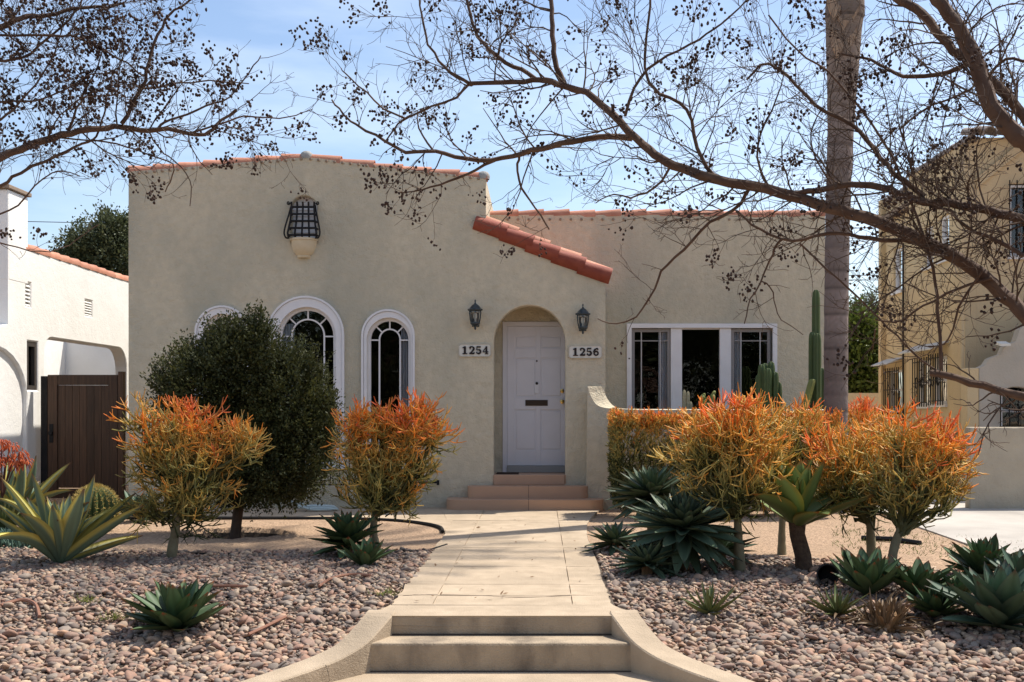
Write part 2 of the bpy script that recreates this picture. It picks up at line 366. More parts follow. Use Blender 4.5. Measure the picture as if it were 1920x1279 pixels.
# ------------------------------------------------------------------ steps at the pavement
st = E('street_steps', 'weathered tan concrete steps with flared side walls rising from the pavement', 'steps', (-.27, 7.6, -.33))
MB().box(-1.05, .52, 7.858, 8.2, -.40, -.006).build('step', m_conc2, st, bevel=.012)
MB().box(-1.20, .66, 7.585, 7.855, -.40, -.135).build('step', m_conc2, st, bevel=.016)
def cheek(sgn, name):
    cx = -.265
    mid = smooth_path([(.865, 8.0, .012), (.875, 7.86, .0), (.985, 7.62, -.118), (1.10, 7.47, -.18), (1.27, 7.26, -.22), (1.47, 7.04, -.252), (1.75, 6.74, -.30)], 24)
    vs, fs = [], []
    for i, (x, y, z) in enumerate(mid):
        t = mid[min(i + 1, 23)] - mid[max(i - 1, 0)]; n = Vector((t[1], -t[0])).normalized()    # points to the outside
        if n.x < 0: n = -n
        wd = .10 + .012 * math.sin(i / 23 * 3)
        for s_, zz in ((-1, -.45), (-1, z - .010), (-.92, z), (.90, z + .004), (1, z - .010), (1, -.45)):
            vs.append((cx + sgn * (x + n.x * wd * s_), y + n.y * wd * s_, zz))
    for i in range(23):
        for k in range(6): fs.append((i * 6 + k, i * 6 + (k + 1) % 6, i * 6 + 6 + (k + 1) % 6, i * 6 + 6 + k))
    fs += [tuple(range(6)), tuple(range(138, 144))]
    MB().poly(vs, fs).build(name, m_conc, st)
cheek(-1, 'cheek_wall'); cheek(1, 'cheek_wall')

def crack(pts, parent, r=.0022):
    q = smooth_path(pts, 14); q[:, :2] += rng.normal(0, .004, (14, 2)); MB().tube(q, list(rng.uniform(.5, 1.2, 14) * r), 4).build('crack', m_joint, parent)
crack([(-1.52, 7.44, -.218), (-1.44, 7.33, -.208), (-1.37, 7.25, -.222), (-1.36, 7.245, -.33)], st); crack([(.55, 7.87, -.005), (.545, 7.855, -.10), (.53, 7.85, -.2)], st, .006); crack([(-1.085, 7.87, -.005), (-1.075, 7.855, -.08), (-1.07, 7.852, -.2)], st, .006)
MB().box(-1.05, .52, 7.850, 7.8575, -.136, -.126).build('dirt_seam', m_joint, st); MB().box(-1.2, .66, 7.578, 7.5845, -.332, -.322).build('dirt_seam', m_joint, st)
crack([(-.78, 8.74, .0015), (-.45, 8.70, .0015), (-.2, 8.62, .0015), (.1, 8.66, .0015), (.24, 8.72, .0015)], walk); crack([(-1.06, 8.70, .0015), (-.95, 8.73, .0015), (-.8, 8.735, .0015)], walk)
# ------------------------------------------------------------------ the house
Y0, Y1 = 16.6, 17.9
fx = lambda px: XA(px, Y0)
fz = lambda py: ZA(py, Y0)
gx = lambda px: XA(px, Y1)
gzv = lambda py: ZA(py, Y1)
house = E('stucco_bungalow', 'cream stucco bungalow with clay tile coping and arched windows', 'house', (-.6, 20, 0))
HL, HM, HR = fx(241), fx(911), fx(1135)
outer = [(HL, -.3), (HR, -.3), (HR, fz(527)), (fx(1020), fz(476)), (HM, fz(428)), (HM, fz(334)), (fx(700), fz(311)), (fx(640), fz(303)), (fx(600), fz(297)), (fx(572), fz(295)), (fx(520), fz(299)), (fx(380), fz(311)), (HL, fz(322))]
WZ = .62
wins = [dict(o=(366, 468, 573), g=(388, 447)), dict(o=(500, 646, 555), g=(527, 624)), dict(o=(678, 778, 580), g=(694, 765))]
door_arch = arch(fx(926), fx(1060), .35, fz(573), 20)
att = arch(fx(545.5), fx(594.5), fz(456), fz(367), 12, rise=.17)
holes = [arch(fx(d['g'][0]) - .05, fx(d['g'][1]) + .05, WZ, fz(d['o'][2]) - .10 - (.02 if d is not wins[1] else .06), 18) for d in wins] + [door_arch, att]
wall('front_wall', outer, holes, facing(Y0), .22, m_stucco, house)
# remaining shell
W = lambda n, mb, mat=m_stucco, p=house, **k: mb.build(n, mat, p, **k)
W('side_wall', MB().box(HL, HL + .2, Y0 + .223, 30, -.3, fz(322)))
W('side_wall', MB().box(HM - .2, HM, Y0 + .223, 24, 2.9, fz(334)))
W('rear_wall', MB().box(HL + .2, gx(1547), 29.8, 30, -.3, 4.3))
W('roof_deck', MB().box(HL + .2, HM - .2, Y0 + .223, 29.8, 4.25, 4.35), m_mortar)
W('roof_deck', MB().box(HM + .003, gx(1547) - .21, Y1 + .21, 29.8, 4.05, 4.15), m_mortar)
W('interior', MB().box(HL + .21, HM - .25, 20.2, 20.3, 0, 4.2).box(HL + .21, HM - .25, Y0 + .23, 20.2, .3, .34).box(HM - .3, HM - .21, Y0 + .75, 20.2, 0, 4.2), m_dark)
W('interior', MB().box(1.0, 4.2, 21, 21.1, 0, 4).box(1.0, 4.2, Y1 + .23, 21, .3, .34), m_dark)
# right wing
WL, WR, WT = HM - .15, gx(1547), gzv(403)
wing_hole = rect(gx(1183), gx(1450), 1.0, gzv(614))
wall('wing_wall', rect(WL, WR, -.3, WT), [wing_hole], facing(Y1), .2, m_stucco, house)
W('side_wall', MB().box(WR - .2, WR, Y1 + .203, 29.8, -.3, WT))
W('side_wall', MB().box(HR - .2, HR, Y0 + .223, Y1 - .003, -.3, fz(530)))
# porch roof plane behind the raking tiles
a, b = (HM + .004, fz(430)), (HR, fz(529))
W('porch_roof', MB().prism([(a[0], Y0 + .23, a[1]), (b[0], Y0 + .23, b[1]), (b[0], Y0 + .23, b[1] - .08), (a[0], Y0 + .23, a[1] - .08)], (0, Y1 - Y0 - .24, 0)), m_tile)
# entry alcove
AY = Y0 + .62
dx0, dx1, dz0, dz1 = XA(951, AY), XA(1066, AY), ZA(873, AY), ZA(612, AY)
W('alcove_back', MB().box(fx(905), dx0 - .06, AY, AY + .1, .3, 3.2).box(dx1 + .06, fx(1105), AY, AY + .1, .3, 3.2).box(dx0 - .06, dx1 + .06, AY, AY + .1, dz1 + .06, 3.2), m_stucco)
W('alcove_side', MB().box(fx(905) - .08, fx(905), Y0 + .223, AY + .1, .3, 3.2).box(fx(1105), fx(1105) + .08, Y0 + .223, AY + .1, .3, 3.2), m_stucco)
W('alcove_ceiling', MB().box(fx(905), fx(1105), Y0 + .223, AY, 3.05, 3.15), m_stucco)
W('porch_floor', MB().box(fx(905), fx(1105), Y0 + .005, AY + .1, .25, .475), m_step)
# door
door = MB().box(dx0, dx1, AY + .022, AY + .06, dz0, dz1).build('door', m_door, house)
MB().box(dx0 - .07, dx0 - .003, AY - .02, AY + .05, .476, dz1 + .07).box(dx1 + .003, dx1 + .07, AY - .02, AY + .05, .476, dz1 + .07).box(dx0 - .003, dx1 + .003, AY - .02, AY + .05, dz1 + .003, dz1 + .07).build('door_frame', m_door, door, bevel=.004)
MB().box(dx0, dx1, AY - .05, AY + .05, .477, dz0 - .004).build('threshold', M('worn_threshold', (.33, .31, .28), .6), door, bevel=.005)
dw = dx1 - dx0; mm = .006
cols2 = [(dx0 + .115, dx0 + dw * .47), (dx0 + dw * .545, dx1 - .10)]
rows2 = [(ZA(653, AY), ZA(630, AY)), (ZA(745, AY), ZA(671, AY)), (ZA(845, AY), ZA(768, AY))]
st_y0, st_y1 = AY + .006, AY + .0225
cx_ = [dx0, cols2[0][0], cols2[0][1], cols2[1][0], cols2[1][1], dx1]; rz_ = [dz0, rows2[2][0], rows2[2][1], rows2[1][0], rows2[1][1], rows2[0][0], rows2[0][1], dz1]
for i in range(0, 6, 2): MB().box(cx_[i], cx_[i + 1], st_y0, st_y1, dz0, dz1).build('stile', m_door, door, bevel=.003)
for i in range(0, 8, 2):
    for j in range(1, 5, 2): MB().box(cx_[j] + .0005, cx_[j + 1] - .0005, st_y0 + .0004, st_y1, rz_[i], rz_[i + 1]).build('rail', m_door, door, bevel=.003)
for x0, x1 in cols2:
    for z0, z1 in rows2:
        MB().box(x0 + .025, x1 - .025, AY + .012, AY + .0225, z0 + .025, z1 - .025).build('door_panel', m_door, door, bevel=.006)
sl = (XA(985, AY), XA(1027, AY), ZA(761, AY), ZA(750, AY))
MB().box(sl[0], sl[1], AY - .004, AY + .0055, sl[2], sl[3]).build('mail_slot', M('aged_bronze', (.06, .045, .035), .4, metal=.8), door, bevel=.003)
MB().box(XA(1002, AY), XA(1011, AY), AY - .008, AY + .0055, ZA(738, AY), ZA(719, AY)).build('door_bell', m_trim, door, bevel=.006)
MB().tube([(XA(1006.5, AY), AY + .0055, ZA(719, AY)), (XA(1006.5, AY), AY - .012, ZA(719, AY))], .022, 12).build('knocker_button', m_num, door)
MB().tube([(XA(1006.5, AY), AY + .006, ZA(677, AY)), (XA(1006.5, AY), AY - .004, ZA(677, AY))], .014, 12).build('peephole', m_num, door)
kx = XA(1054, AY)
MB().tube([(kx, AY + .006, ZA(733, AY)), (kx, AY - .012, ZA(733, AY)), (kx, AY - .016, ZA(733, AY))], [.032, .03, .018], 16).build('deadbolt', m_brass, door, smooth=True)
MB().tube([(kx, AY + .006, ZA(753, AY)), (kx, AY - .008, ZA(753, AY)), (kx, AY - .010, ZA(753, AY)), (kx, AY - .035, ZA(753, AY)), (kx, AY - .045, ZA(753, AY)), (kx, AY - .062, ZA(753, AY)), (kx, AY - .068, ZA(753, AY))], [.034, .034, .013, .013, .027, .03, .016], 16).build('door_knob', m_brass, door, smooth=True)
mat_o = MB().box(fx(930), fx(972), Y0 + .08, Y0 + .42, .4755, .492).build('door_mat', M('coir_mat', (.06, .035, .022), .95, (.03, .02, .014), 40, 1, .004, 120), bevel=.004)
tag(mat_o, 'dark brown door mat on the porch floor', 'mat')

# arched windows
def arched_window(d, big):
    ox0, ox1, ot = fx(d['o'][0]), fx(d['o'][1]), fz(d['o'][2]); g0, g1 = fx(d['g'][0]), fx(d['g'][1])
    hole = holes[wins.index(d)]; hx0, hx1 = hole[0][0], hole[1][0]; ht = max(z for _, z in hole)
    N = 18
    wnd = band(arch(hx0 + .002, hx1 - .002, WZ, ht - .002, N), arch(ox0 + .035, ox1 - .035, WZ, ot - .035, N), Y0 - .03, Y0 + .02).build('window', m_trim, house, smooth=True)
    band(arch(ox0 + .03, ox1 - .03, WZ, ot - .03, N), arch(ox0, ox1, WZ, ot, N), Y0 - .048, Y0 - .003).build('hood_mould', m_trim, wnd, smooth=True)
    gt = ht - (g0 - hx0) if not big else ht - .05
    band(arch(g0, g1, WZ + .06, gt, N), arch(hx0 - .004, hx1 + .004, WZ, ht + .004, N), Y0 + .05, Y0 + .12).build('frame', m_trim, wnd, smooth=True)
    lp = arch(g0 - .01, g1 + .01, WZ + .05, gt + .01, N)
    MB().prism([(u, Y0 + .10, v) for u, v in lp], (0, .006, 0)).build('pane', m_glass, wnd)
    r = (g1 - g0) / 2; cx = (g0 + g1) / 2; zs = gt - r; ri = r * (.63 if big else .55); mw = .011
    inner0, inner1 = arch(cx - ri + mw, cx + ri - mw, WZ + .05, zs + ri * 1.05 - mw, N), arch(cx - ri - mw, cx + ri + mw, WZ + .05, zs + ri * 1.05 + mw, N)
    band(inner0, inner1, Y0 + .075, Y0 + .099).build('arched_muntin', m_trim, wnd)
    for a in (0, 45, 90, 135, 180):
        ca, sa = math.cos(R(a)), math.sin(R(a)); p = Vector((cx + (ri + mw) * ca, 0, zs + (ri * 1.02 + mw) * sa)); q = Vector((cx + (r + .005) * ca, 0, zs + (r + .005) * sa))
        t = Vector((-sa, 0, ca)) * .010
        MB().prism([(v.x, Y0 + .078, v.z) for v in (p - t, q - t, q + t, p + t)], (0, .02, 0)).build('muntin', m_trim, wnd)
    MB().box(ox0 - .03, ox1 + .03, Y0 - .06, Y0 + .1, WZ - .07, WZ - .002).build('sill', m_trim, wnd, bevel=.008)
    return wnd, cx, r, zs
def drape(x0, x1, z0, z1, y, n=24, amp=.02):
    vs, fs = [], []
    for i in range(n + 1):
        x = x0 + (x1 - x0) * i / n; yy = y + amp * math.sin(i * 1.9) + amp * .4 * math.sin(i * 4.1)
        vs += [(x, yy, z0), (x + .01 * math.sin(i), yy, z1)]
    for i in range(n): fs.append((2 * i, 2 * i + 2, 2 * i + 3, 2 * i + 1))
    return MB().poly(vs, fs)
for i, d in enumerate(wins):
    wnd, cx, r, zs = arched_window(d, i == 1)
    if i == 2: drape(cx + r * .58, cx + r * 1.1, WZ + .06, zs + r * .9, Y0 + .145).build('curtain', m_curtain, wnd, smooth=True)
    if i == 1: drape(cx - r * 1.0, cx - r * .55, WZ + .06, zs + r * .5, Y0 + .145).build('curtain', m_curtain, wnd, smooth=True)
# triple window of the wing
hx0, hx1, hz0, hz1 = gx(1183), gx(1450), 1.0, gzv(614)
tw = band(rect(hx0 + .01, hx1 - .01, hz0 + .01, hz1 - .01), rect(gx(1175), gx(1457), hz0 - .08, gzv(607)), Y1 - .025, Y1 + .06).build('window', m_trim, house, bevel=.004)
for a, b in ((1258, 1279), (1350, 1371)): MB().box(gx(a), gx(b), Y1 + .01, Y1 + .10, hz0, hz1 - .012).build('mullion', m_trim, tw, bevel=.004)
MB().box(gx(1279) - .002, gx(1350) + .002, Y1 + .07, Y1 + .076, hz0 + .02, hz1 - .012).build('pane', m_glass, tw)
MB().box(gx(1279) + .001, gx(1350) - .001, Y1 + .05, Y1 + .1, hz1 - .03, hz1 - .012).build('head', m_trim, tw)
for a, b in ((1184, 1258), (1371, 1446)):
    a, b = gx(a) + .004, gx(b) - .002; z1 = hz1 - .02
    sash = band(rect(a + .05, b - .05, hz0 + .06, z1 - .05), rect(a, b, hz0, z1), Y1 + .045, Y1 + .09).build('sash', m_screen, tw)
    MB().box(a + .04, b - .04, Y1 + .07, Y1 + .076, hz0 + .05, z1 - .04).build('pane', m_glass, tw)
    wi = b - a
    for f in (.255, .74): MB().box(a + wi * f - .009, a + wi * f + .009, Y1 + .052, Y1 + .069, hz0 + .06, z1 - .05).build('muntin', M('pale_muntin', (.42, .40, .39), .6), tw)
    MB().box(a + .05, b - .05, Y1 + .0525, Y1 + .0695, z1 - .20, z1 - .182).build('muntin', m_screen, tw)
drape(gx(1236), gx(1262), 1.0, hz1, Y1 + .125).build('curtain', m_curtain, tw, smooth=True)
drape(gx(1369), gx(1392), 1.0, hz1, Y1 + .125).build('curtain', m_curtain, tw, smooth=True)
# attic opening: white boards, iron basket grille and a fluted corbel pot
for i in range(9):
    z = fz(456) + i * .085
    MB().prism([(fx(541), Y0 + .12, z), (fx(541), Y0 + .15, z + .086), (fx(541), Y0 + .16, z + .086), (fx(541), Y0 + .16, z)], (fx(599) - fx(541), 0, 0)).build('attic_board', m_trim, house)
gc = fx(570); gr = E
bz0, bz1 = fz(446), fz(386)
gb = MB()
gr_p = None
for i in range(5):
    z = bz0 + .02 + (bz1 - bz0 - .05) * i / 4; hw = .215 - .05 * (i / 4); dep = .14 - .07 * (i / 4)
    pts = [(gc - hw, Y0 - .005, z), (gc - hw * .98, Y0 - dep, z), (gc + hw * .98, Y0 - dep, z), (gc + hw, Y0 - .005, z)]
    if gr_p is None: gr_p = MB().tube(pts, .017, 6).build('attic_grille', m_iron, house)
    else: MB().tube(pts, .017, 6).build('bar', m_iron, gr_p)
for i in range(5):
    f = -1 + i * .5
    MB().tube([(gc + f * .205, Y0 - .12, bz0 - .02), (gc + f * .21, Y0 - .145, bz0 + .05), (gc + f * .18, Y0 - .10, (bz0 + bz1) / 2), (gc + f * .165, Y0 - .075, bz1 - .02), (gc + f * .17, Y0 - .09, bz1 + .045)], .015, 6).build('bar', m_iron, gr_p)
for s in (-1, 1):
    pts = smooth_path([(gc + s * .175, Y0 - .05, bz1 + .0), (gc + s * .2, Y0 - .08, bz1 - .12), (gc + s * .25, Y0 - .13, bz0 + .14), (gc + s * .262, Y0 - .14, bz0 + .04), (gc + s * .235, Y0 - .13, bz0 - .02), (gc + s * .19, Y0 - .12, bz0 - .02)], 16)
    MB().tube(pts, .013, 6).build('bow_bar', m_iron, gr_p)
    c = Vector((gc + s * .215, Y0 - .07, bz1 + .03))
    MB().tube([(c.x + s * .035 * math.cos(t) * (1 - t / 14), c.y, c.z + .035 * math.sin(t) * (1 - t / 14)) for t in np.linspace(math.pi, 3.6 * math.pi, 18)], .010, 6).build('scroll', m_iron, gr_p)
pz = fz(484)
prof = [(.0, 0), (.095, 0), (.105, .02), (.10, .035), (.13, .06), (.165, .12), (.185, .19), (.19, .25), (.205, .255), (.205, .285), (.18, .29), (.0, .29)]
cp = MB().lathe((gc, Y0 + .02, pz), prof, 28, math.pi, 2 * math.pi).build('corbel_pot', M('cream_corbel', (.62, .52, .36), .8, (.52, .42, .28), 9, 1, .003, 30), house, smooth=True)
# coping tiles
tm = tile_mesh(.44, .105, m_tile); ty = Y0 + .10
def cop(a, b, **k): tile_run((a[0], ty, a[1] - .03), (b[0], ty, b[1] - .03), tm, .41, house, **k)
cop((HL - .02, fz(321)), (fx(380), fz(309))); cop((fx(380), fz(309)), (fx(575), fz(294)))
cop((HM + .02, fz(333)), (fx(700), fz(311))); cop((fx(700), fz(311)), (fx(575), fz(294)))
for px, py in ((573, 288), (906, 326)):
    mb = MB(); prof = [(0, .075), (.05, .068), (.085, .04), (.10, 0), (.09, -.05)]
    mb.lathe((fx(px), ty - .02, fz(py) - .02), prof, 12).build('mortar_cap', M('grey_mortar', (.36, .35, .33), .9, (.25, .25, .24), 12, 1, .01, 30), house, smooth=True)
def under(a, b, Y, n, r=.022):                      # mortared ends of the pan tiles under the coping
    mb = MB()
    for i in range(n):
        t = (i + .5) / n; x = a[0] + (b[0] - a[0]) * t; z = a[1] + (b[1] - a[1]) * t
        mb.lathe((x, Y, z), [(0, -.018), (r, -.012), (r * 1.15, .004), (r * .8, .02)], 7)
    o = mb.build('pan_tile_ends', m_mortar, house, smooth=True); o['kind'] = 'stuff'
under((HL + .1, fz(325)), (fx(572), fz(298)), Y0 - .004, 22); under((fx(575), fz(298)), (HM - .05, fz(336)), Y0 - .004, 22)
tw_me = tile_mesh(.44, .10, m_tile); tile_run((WR + .02, Y1 + .09, WT - .02), (HM + .05, Y1 + .09, WT - .01), tw_me, .41, house, lift=.02)
under((HM + .2, WT - .075), (WR - .1, WT - .075), Y1 - .004, 30, .018)
# raking tiles over the porch: a fascia row and a top row
tr = tile_mesh(.50, .125, m_tileRedShade)
rk0, rk1 = (HR + .06, fz(516)), (HM - .07, fz(412))
tile_run((rk0[0], Y0 + .02, rk0[1] - .065), (rk1[0] - .02, Y0 + .02, rk1[1] - .065), tr, .46, house, name='rake_tile', lift=.032, roll=-R(62))
tile_run((rk0[0], Y0 + .14, rk0[1] - .025), (rk1[0] + .06, Y0 + .14, rk1[1] - .025), tile_mesh(.50, .12, m_tile), .46, house, name='rake_tile', lift=.03)
tile_run((rk0[0], Y0 + .40, rk0[1] - .04), (rk1[0] + .12, Y0 + .40, rk1[1] - .04), tr, .46, house, name='rake_tile', lift=.016)
# curved buttress and low patio wall
bx = lambda px: XA(px, 16.42)
bzz = lambda py: ZA(py, 16.42)
lp = [(bx(1101), -.2), (4.4, -.2), (4.4, bzz(771)), (bx(1178), bzz(771))] + [tuple(p) for p in smooth_path([(bx(1168), bzz(770)), (bx(1156), bzz(768)), (bx(1144), bzz(760)), (bx(1137), bzz(748)), (bx(1133), bzz(735)), (bx(1132), bzz(726))], 12)] + [(bx(1101), bzz(724))]
lp[3:] = []
fc = smooth_path([(bx(1200), bzz(768.5)), (bx(1157), bzz(766.5)), (bx(1136), bzz(765)), (bx(1120), bzz(760)), (bx(1111), bzz(749)), (bx(1105), bzz(736)), (bx(1101.5), bzz(724.5))], 18)
bc = smooth_path([(fx(1204), fz(767)), (fx(1163), fz(766)), (fx(1152), fz(762)), (fx(1143), fz(754)), (fx(1136), fz(742)), (fx(1134), fz(733)), (fx(1133), fz(723.5))], 18)
front = [(bx(1099), -.2), (4.4, -.2), (4.4, bzz(769))] + [tuple(p) for p in fc]
mb = MB(); n_ = len(front); t_ = tessellate_polygon([[Vector((u, v, 0)) for u, v in front]])
mb.poly([(u, 16.40, v) for u, v in front], t_)
back = [(bx(1099), -.2), (4.4, -.2), (4.4, fz(767.5))] + [tuple(p) for p in bc]
mb.poly([(u, 16.40, v) for u, v in front] + [(u, Y0 - .002, v) for u, v in back], [(i, (i + 1) % n_, (i + 1) % n_ + n_, i + n_) for i in range(n_)])
mb.build('patio_wall', m_stucco, house)
# iron railing before the arched windows
rl = E('window_railing', 'low black iron railing in front of the arched windows', 'railing', (fx(640), Y0 - .35, 0))
for z in (fz(790), .35): MB().tube([(fx(470), Y0 - .3, z), (fx(783), Y0 - .3, z)], .013, 6).build('rail', m_iron, rl)
for i in range(19):
    x = fx(470) + (fx(783) - fx(470)) * i / 18
    MB().tube([(x, Y0 - .3, 0.0 if i % 6 == 0 else .35), (x, Y0 - .3, fz(790))], .011 if i % 6 == 0 else .008, 6).build('post' if i % 6 == 0 else 'baluster', m_iron, rl)

# porch steps
ps = E('porch_steps', 'terracotta coloured rounded steps leading to the white front door', 'steps', (-.2, 16.3, 0))
def round_step(px0, px1, yf, yb, z0, z1, r):
    x0, x1 = XA(px0, yf), XA(px1, yf); n = 10
    lp = [(x1, yb)] + [(x1 - r + r * math.cos(a), yf + r - r * math.sin(a)) for a in np.linspace(0, math.pi / 2, n)]
    lp = [(x1, yb)] + [(x1 - r + r * math.cos(-a), yf + r + r * math.sin(-a)) for a in np.linspace(0, math.pi / 2, n)] + [(x0 + r + r * math.cos(-a), yf + r + r * math.sin(-a)) for a in np.linspace(math.pi / 2, math.pi, n)] + [(x0, yb)]
    half = (x0 + x1) / 2 + .02
    MB().prism([(x, y, z0) for x, y in lp], (0, 0, z1 - z0)).build('step', m_step, ps, bevel=.014)
    MB().box(XA(991, yf) - .003, XA(991, yf) + .003, yf - .001, yf + .25, z1 - (z1 - z0) + .01, z1 + .001).build('score_line', m_joint, ps)
round_step(835, 1133, 16.03, 16.59, -.1, .145, .22)
round_step(876, 1103, 16.30, 16.592, .146, .322, .12)
MB().box(fx(924) + .01, fx(1060) - .01, 16.575, Y0 + .004, .323, .478).build('step', m_step, ps, bevel=.01)

# lanterns
def lantern(px, pyt, label):
    c = P(px, pyt, Y0 - .13); t = E('wall_lantern', label, 'lantern', (c.x, Y0, c.z - .2))
    s = 1.0
    z = c.z
    MB().lathe((c.x, c.y, z), [(0, 0), (.008, -.01), (.012, -.03), (.006, -.045), (.014, -.055), (.018, -.07), (.03, -.075), (.05, -.09), (.072, -.115), (.085, -.135), (.108, -.145), (.112, -.155), (.105, -.17), (.085, -.172), (0, -.172)], 8).build('cap', m_lantern, t, smooth=True)
    MB().lathe((c.x, c.y, z), [(.078, -.172), (.082, -.20), (.072, -.29), (.058, -.345)], 8).build('glass_shade', m_lglass, t)
    for k in range(8):
        a = k * math.pi / 4
        MB().tube([(c.x + rr * math.cos(a), c.y + rr * math.sin(a), z + zz) for rr, zz in ((.083, -.17), (.086, -.20), (.076, -.29), (.062, -.35))], .006, 5).build('rib', m_lantern, t)
    MB().lathe((c.x, c.y, z), [(0, -.34), (.068, -.34), (.072, -.355), (.062, -.375), (.035, -.395), (.016, -.405), (.014, -.42), (.018, -.428), (.008, -.45), (0, -.455)], 8).build('base', m_lantern, t, smooth=True)
    MB().tube([(c.x, c.y, z - .36), (c.x, c.y + .07, z - .34), (c.x, Y0 - .01, z - .30)], .016, 6).build('bracket', m_lantern, t)
    MB().box(c.x - .055, c.x + .055, Y0 - .018, Y0 + .004, z - .40, z - .19).build('wall_plate', m_lantern, t, bevel=.01)
    MB().lathe((c.x, c.y, z), [(0, -.20), (.022, -.21), (.026, -.26), (.014, -.30), (.014, -.34), (0, -.34)], 10).build('bulb', M('frosted_bulb', (.7, .7, .66), .4), t, smooth=True)
lantern(891, 561, 'black wall lantern on the arched window side of the doorway')
lantern(1093, 569, 'black wall lantern below the low end of the sloping porch tiles')
# number plates
def ribbon(mb, pts, wd, o, y):
    pts = [Vector(p) for p in pts]; Lf, Rt = [], []
    for i, p in enumerate(pts):
        t = (pts[min(i + 1, len(pts) - 1)] - pts[max(i - 1, 0)]).normalized(); w_ = wd[i] if hasattr(wd, '__len__') else wd
        n = Vector((-t.y, t.x)) * w_ / 2; Lf.append(p + n); Rt.append(p - n)
    vs = [o + Vector((p.x, y, p.y)) for p in Lf + Rt]; n = len(pts)
    vs += [v + Vector((0, .012, 0)) for v in vs]
    fs = []
    for i in range(n - 1):
        fs += [(i, i + 1, n + i + 1, n + i), (i, 2 * n + i, 2 * n + i + 1, i + 1), (n + i, n + i + 1, 3 * n + i + 1, 3 * n + i)]
    mb.poly(vs, fs)
def arcp(cx, cy, rx, ry, a0, a1, n=14): return [(cx + rx * math.cos(R(a)), cy + ry * math.sin(R(a))) for a in np.linspace(a0, a1, n)]
GL = {'1': [([(.34, .02), (.34, 1)], .26), ([(.06, .06), (.62, .06)], .12), ([(.08, .80), (.22, .86), (.36, .95)], .13)],
      '2': [(arcp(.34, .70, .24, .24, 165, -35), [.2] * 4 + [.16] * 4 + [.22] * 6), ([(.55, .58), (.40, .36), (.16, .14)], [.22, .16, .12]), ([(.06, .10), (.66, .10)], .20), ([(.62, .04), (.64, .28)], .09), ([(.09, .70), (.22, .70)], .15)],
      '5': [([(.14, .92), (.60, .92)], .17), ([(.15, .98), (.13, .50)], .11), (arcp(.33, .33, .24, .25, 130, -155), [.11] * 3 + [.22] * 8 + [.15] * 3), ([(.07, .25), (.20, .25)], .15)],
      '4': [([(.46, .03), (.46, 1)], .22), ([(.46, .97), (.24, .62), (.05, .34)], .09), ([(.03, .30), (.70, .30)], .12), ([(.26, .05), (.68, .05)], .10)],
      '6': [(arcp(.36, .32, .23, .24, 0, 360, 20), .18), (arcp(.48, .45, .36, .46, 180, 75, 10), [.24] * 5 + [.16] * 5), ([(.48, .80), (.62, .80)], .14)]}
def plate(txt, lab, px0, px1, py0, py1):
    x0, x1, z0, z1 = fx(px0), fx(px1), fz(py1), fz(py0); c = .028
    t = E('house_number_plate', lab, 'number plate', ((x0 + x1) / 2, Y0, z0))
    def oct_(i):
        a, b, e, f = x0 + i, x1 - i, z0 + i, z1 - i
        return [(a + c, e), (b - c, e), (b - c * .45, e + c * .45), (b, e + c), (b, f - c), (b - c * .45, f - c * .45), (b - c, f), (a + c, f), (a + c * .45, f - c * .45), (a, f - c), (a, e + c), (a + c * .45, e + c * .45)]
    MB().prism([(u, Y0 - .018, v) for u, v in oct_(.006)], (0, .017, 0)).build('face', m_white, t)
    band(oct_(.010), oct_(0), Y0 - .026, Y0 - .001).build('rim', M('plate_rim', (.55, .50, .40), .6, (.40, .36, .30), 30), t)
    h = (z1 - z0) * .62; wdt = h * .86; tot = wdt * 4; s0 = (x0 + x1) / 2 - tot / 2 + .012
    for i, ch in enumerate(txt):
        mb = MB(); o = Vector((s0 + i * wdt, Y0 - .030, z0 + (z1 - z0) * .19))
        for q, (pts, wd) in enumerate(GL[ch]):
            ribbon(mb, [(x * h * 1.08, y * h) for x, y in pts], [k * h * 1.08 for k in wd] if hasattr(wd, '__len__') else wd * h * 1.08, o, -.0006 * q)
        mb.build('numeral', m_num, t)
plate('1254', 'cream plate numbered 1254 on the wall between arched windows and doorway', 860, 921, 645, 669); plate('1256', 'cream plate numbered 1256 between the doorway and the curved buttress', 1066, 1129, 648, 672)
# spigot pipe, crawl-space vent and hose on the left of the steps
sp = MB().tube([(fx(768), Y0 - .05, fz(905)), (fx(815), Y0 - .05, fz(904)), (fx(822), Y0 - .05, fz(904))], .016, 8).tube([(fx(822), Y0 - .06, fz(900)), (fx(822), Y0 - .06, fz(909))], .02, 8).tube([(fx(770), Y0 - .05, fz(905)), (fx(770), Y0 + .01, fz(905))], .014, 6).build('spigot_pipe', m_iron)
tag(sp, 'black water pipe with tap fixed low on the stucco wall', 'pipe')
vb = E('crawl_vent', 'dark crawl-space vent low in the cream wall behind the fire stick plant', 'vent', (fx(755), Y0, fz(930)))
MB().box(fx(742), fx(780), Y0 - .006, Y0 + .002, fz(932), fz(908)).build('opening', m_dark, vb)
for i in range(5): MB().box(fx(742), fx(780), Y0 - .016, Y0 - .0065, fz(931 - i * 5.2), fz(929.4 - i * 5.2)).build('louvre', m_iron, vb)
hp = []
for k in range(3):
    hp += [(fx(605) + (.34 - .07 * k) * math.cos(a) + .04 * k, 15.95 + (.17 - .03 * k) * math.sin(a), .025 + .02 * k + .008 * a / 6 + (.10 * max(0, -math.cos(a)) if k == 0 else 0)) for a in np.linspace(0, 2 * math.pi, 28)[:-1]]
tag(MB().tube(hp, .016, 6).build('garden_hose', m_hose, smooth=True), 'pale garden hose coiled on the path by the wall', 'hose')

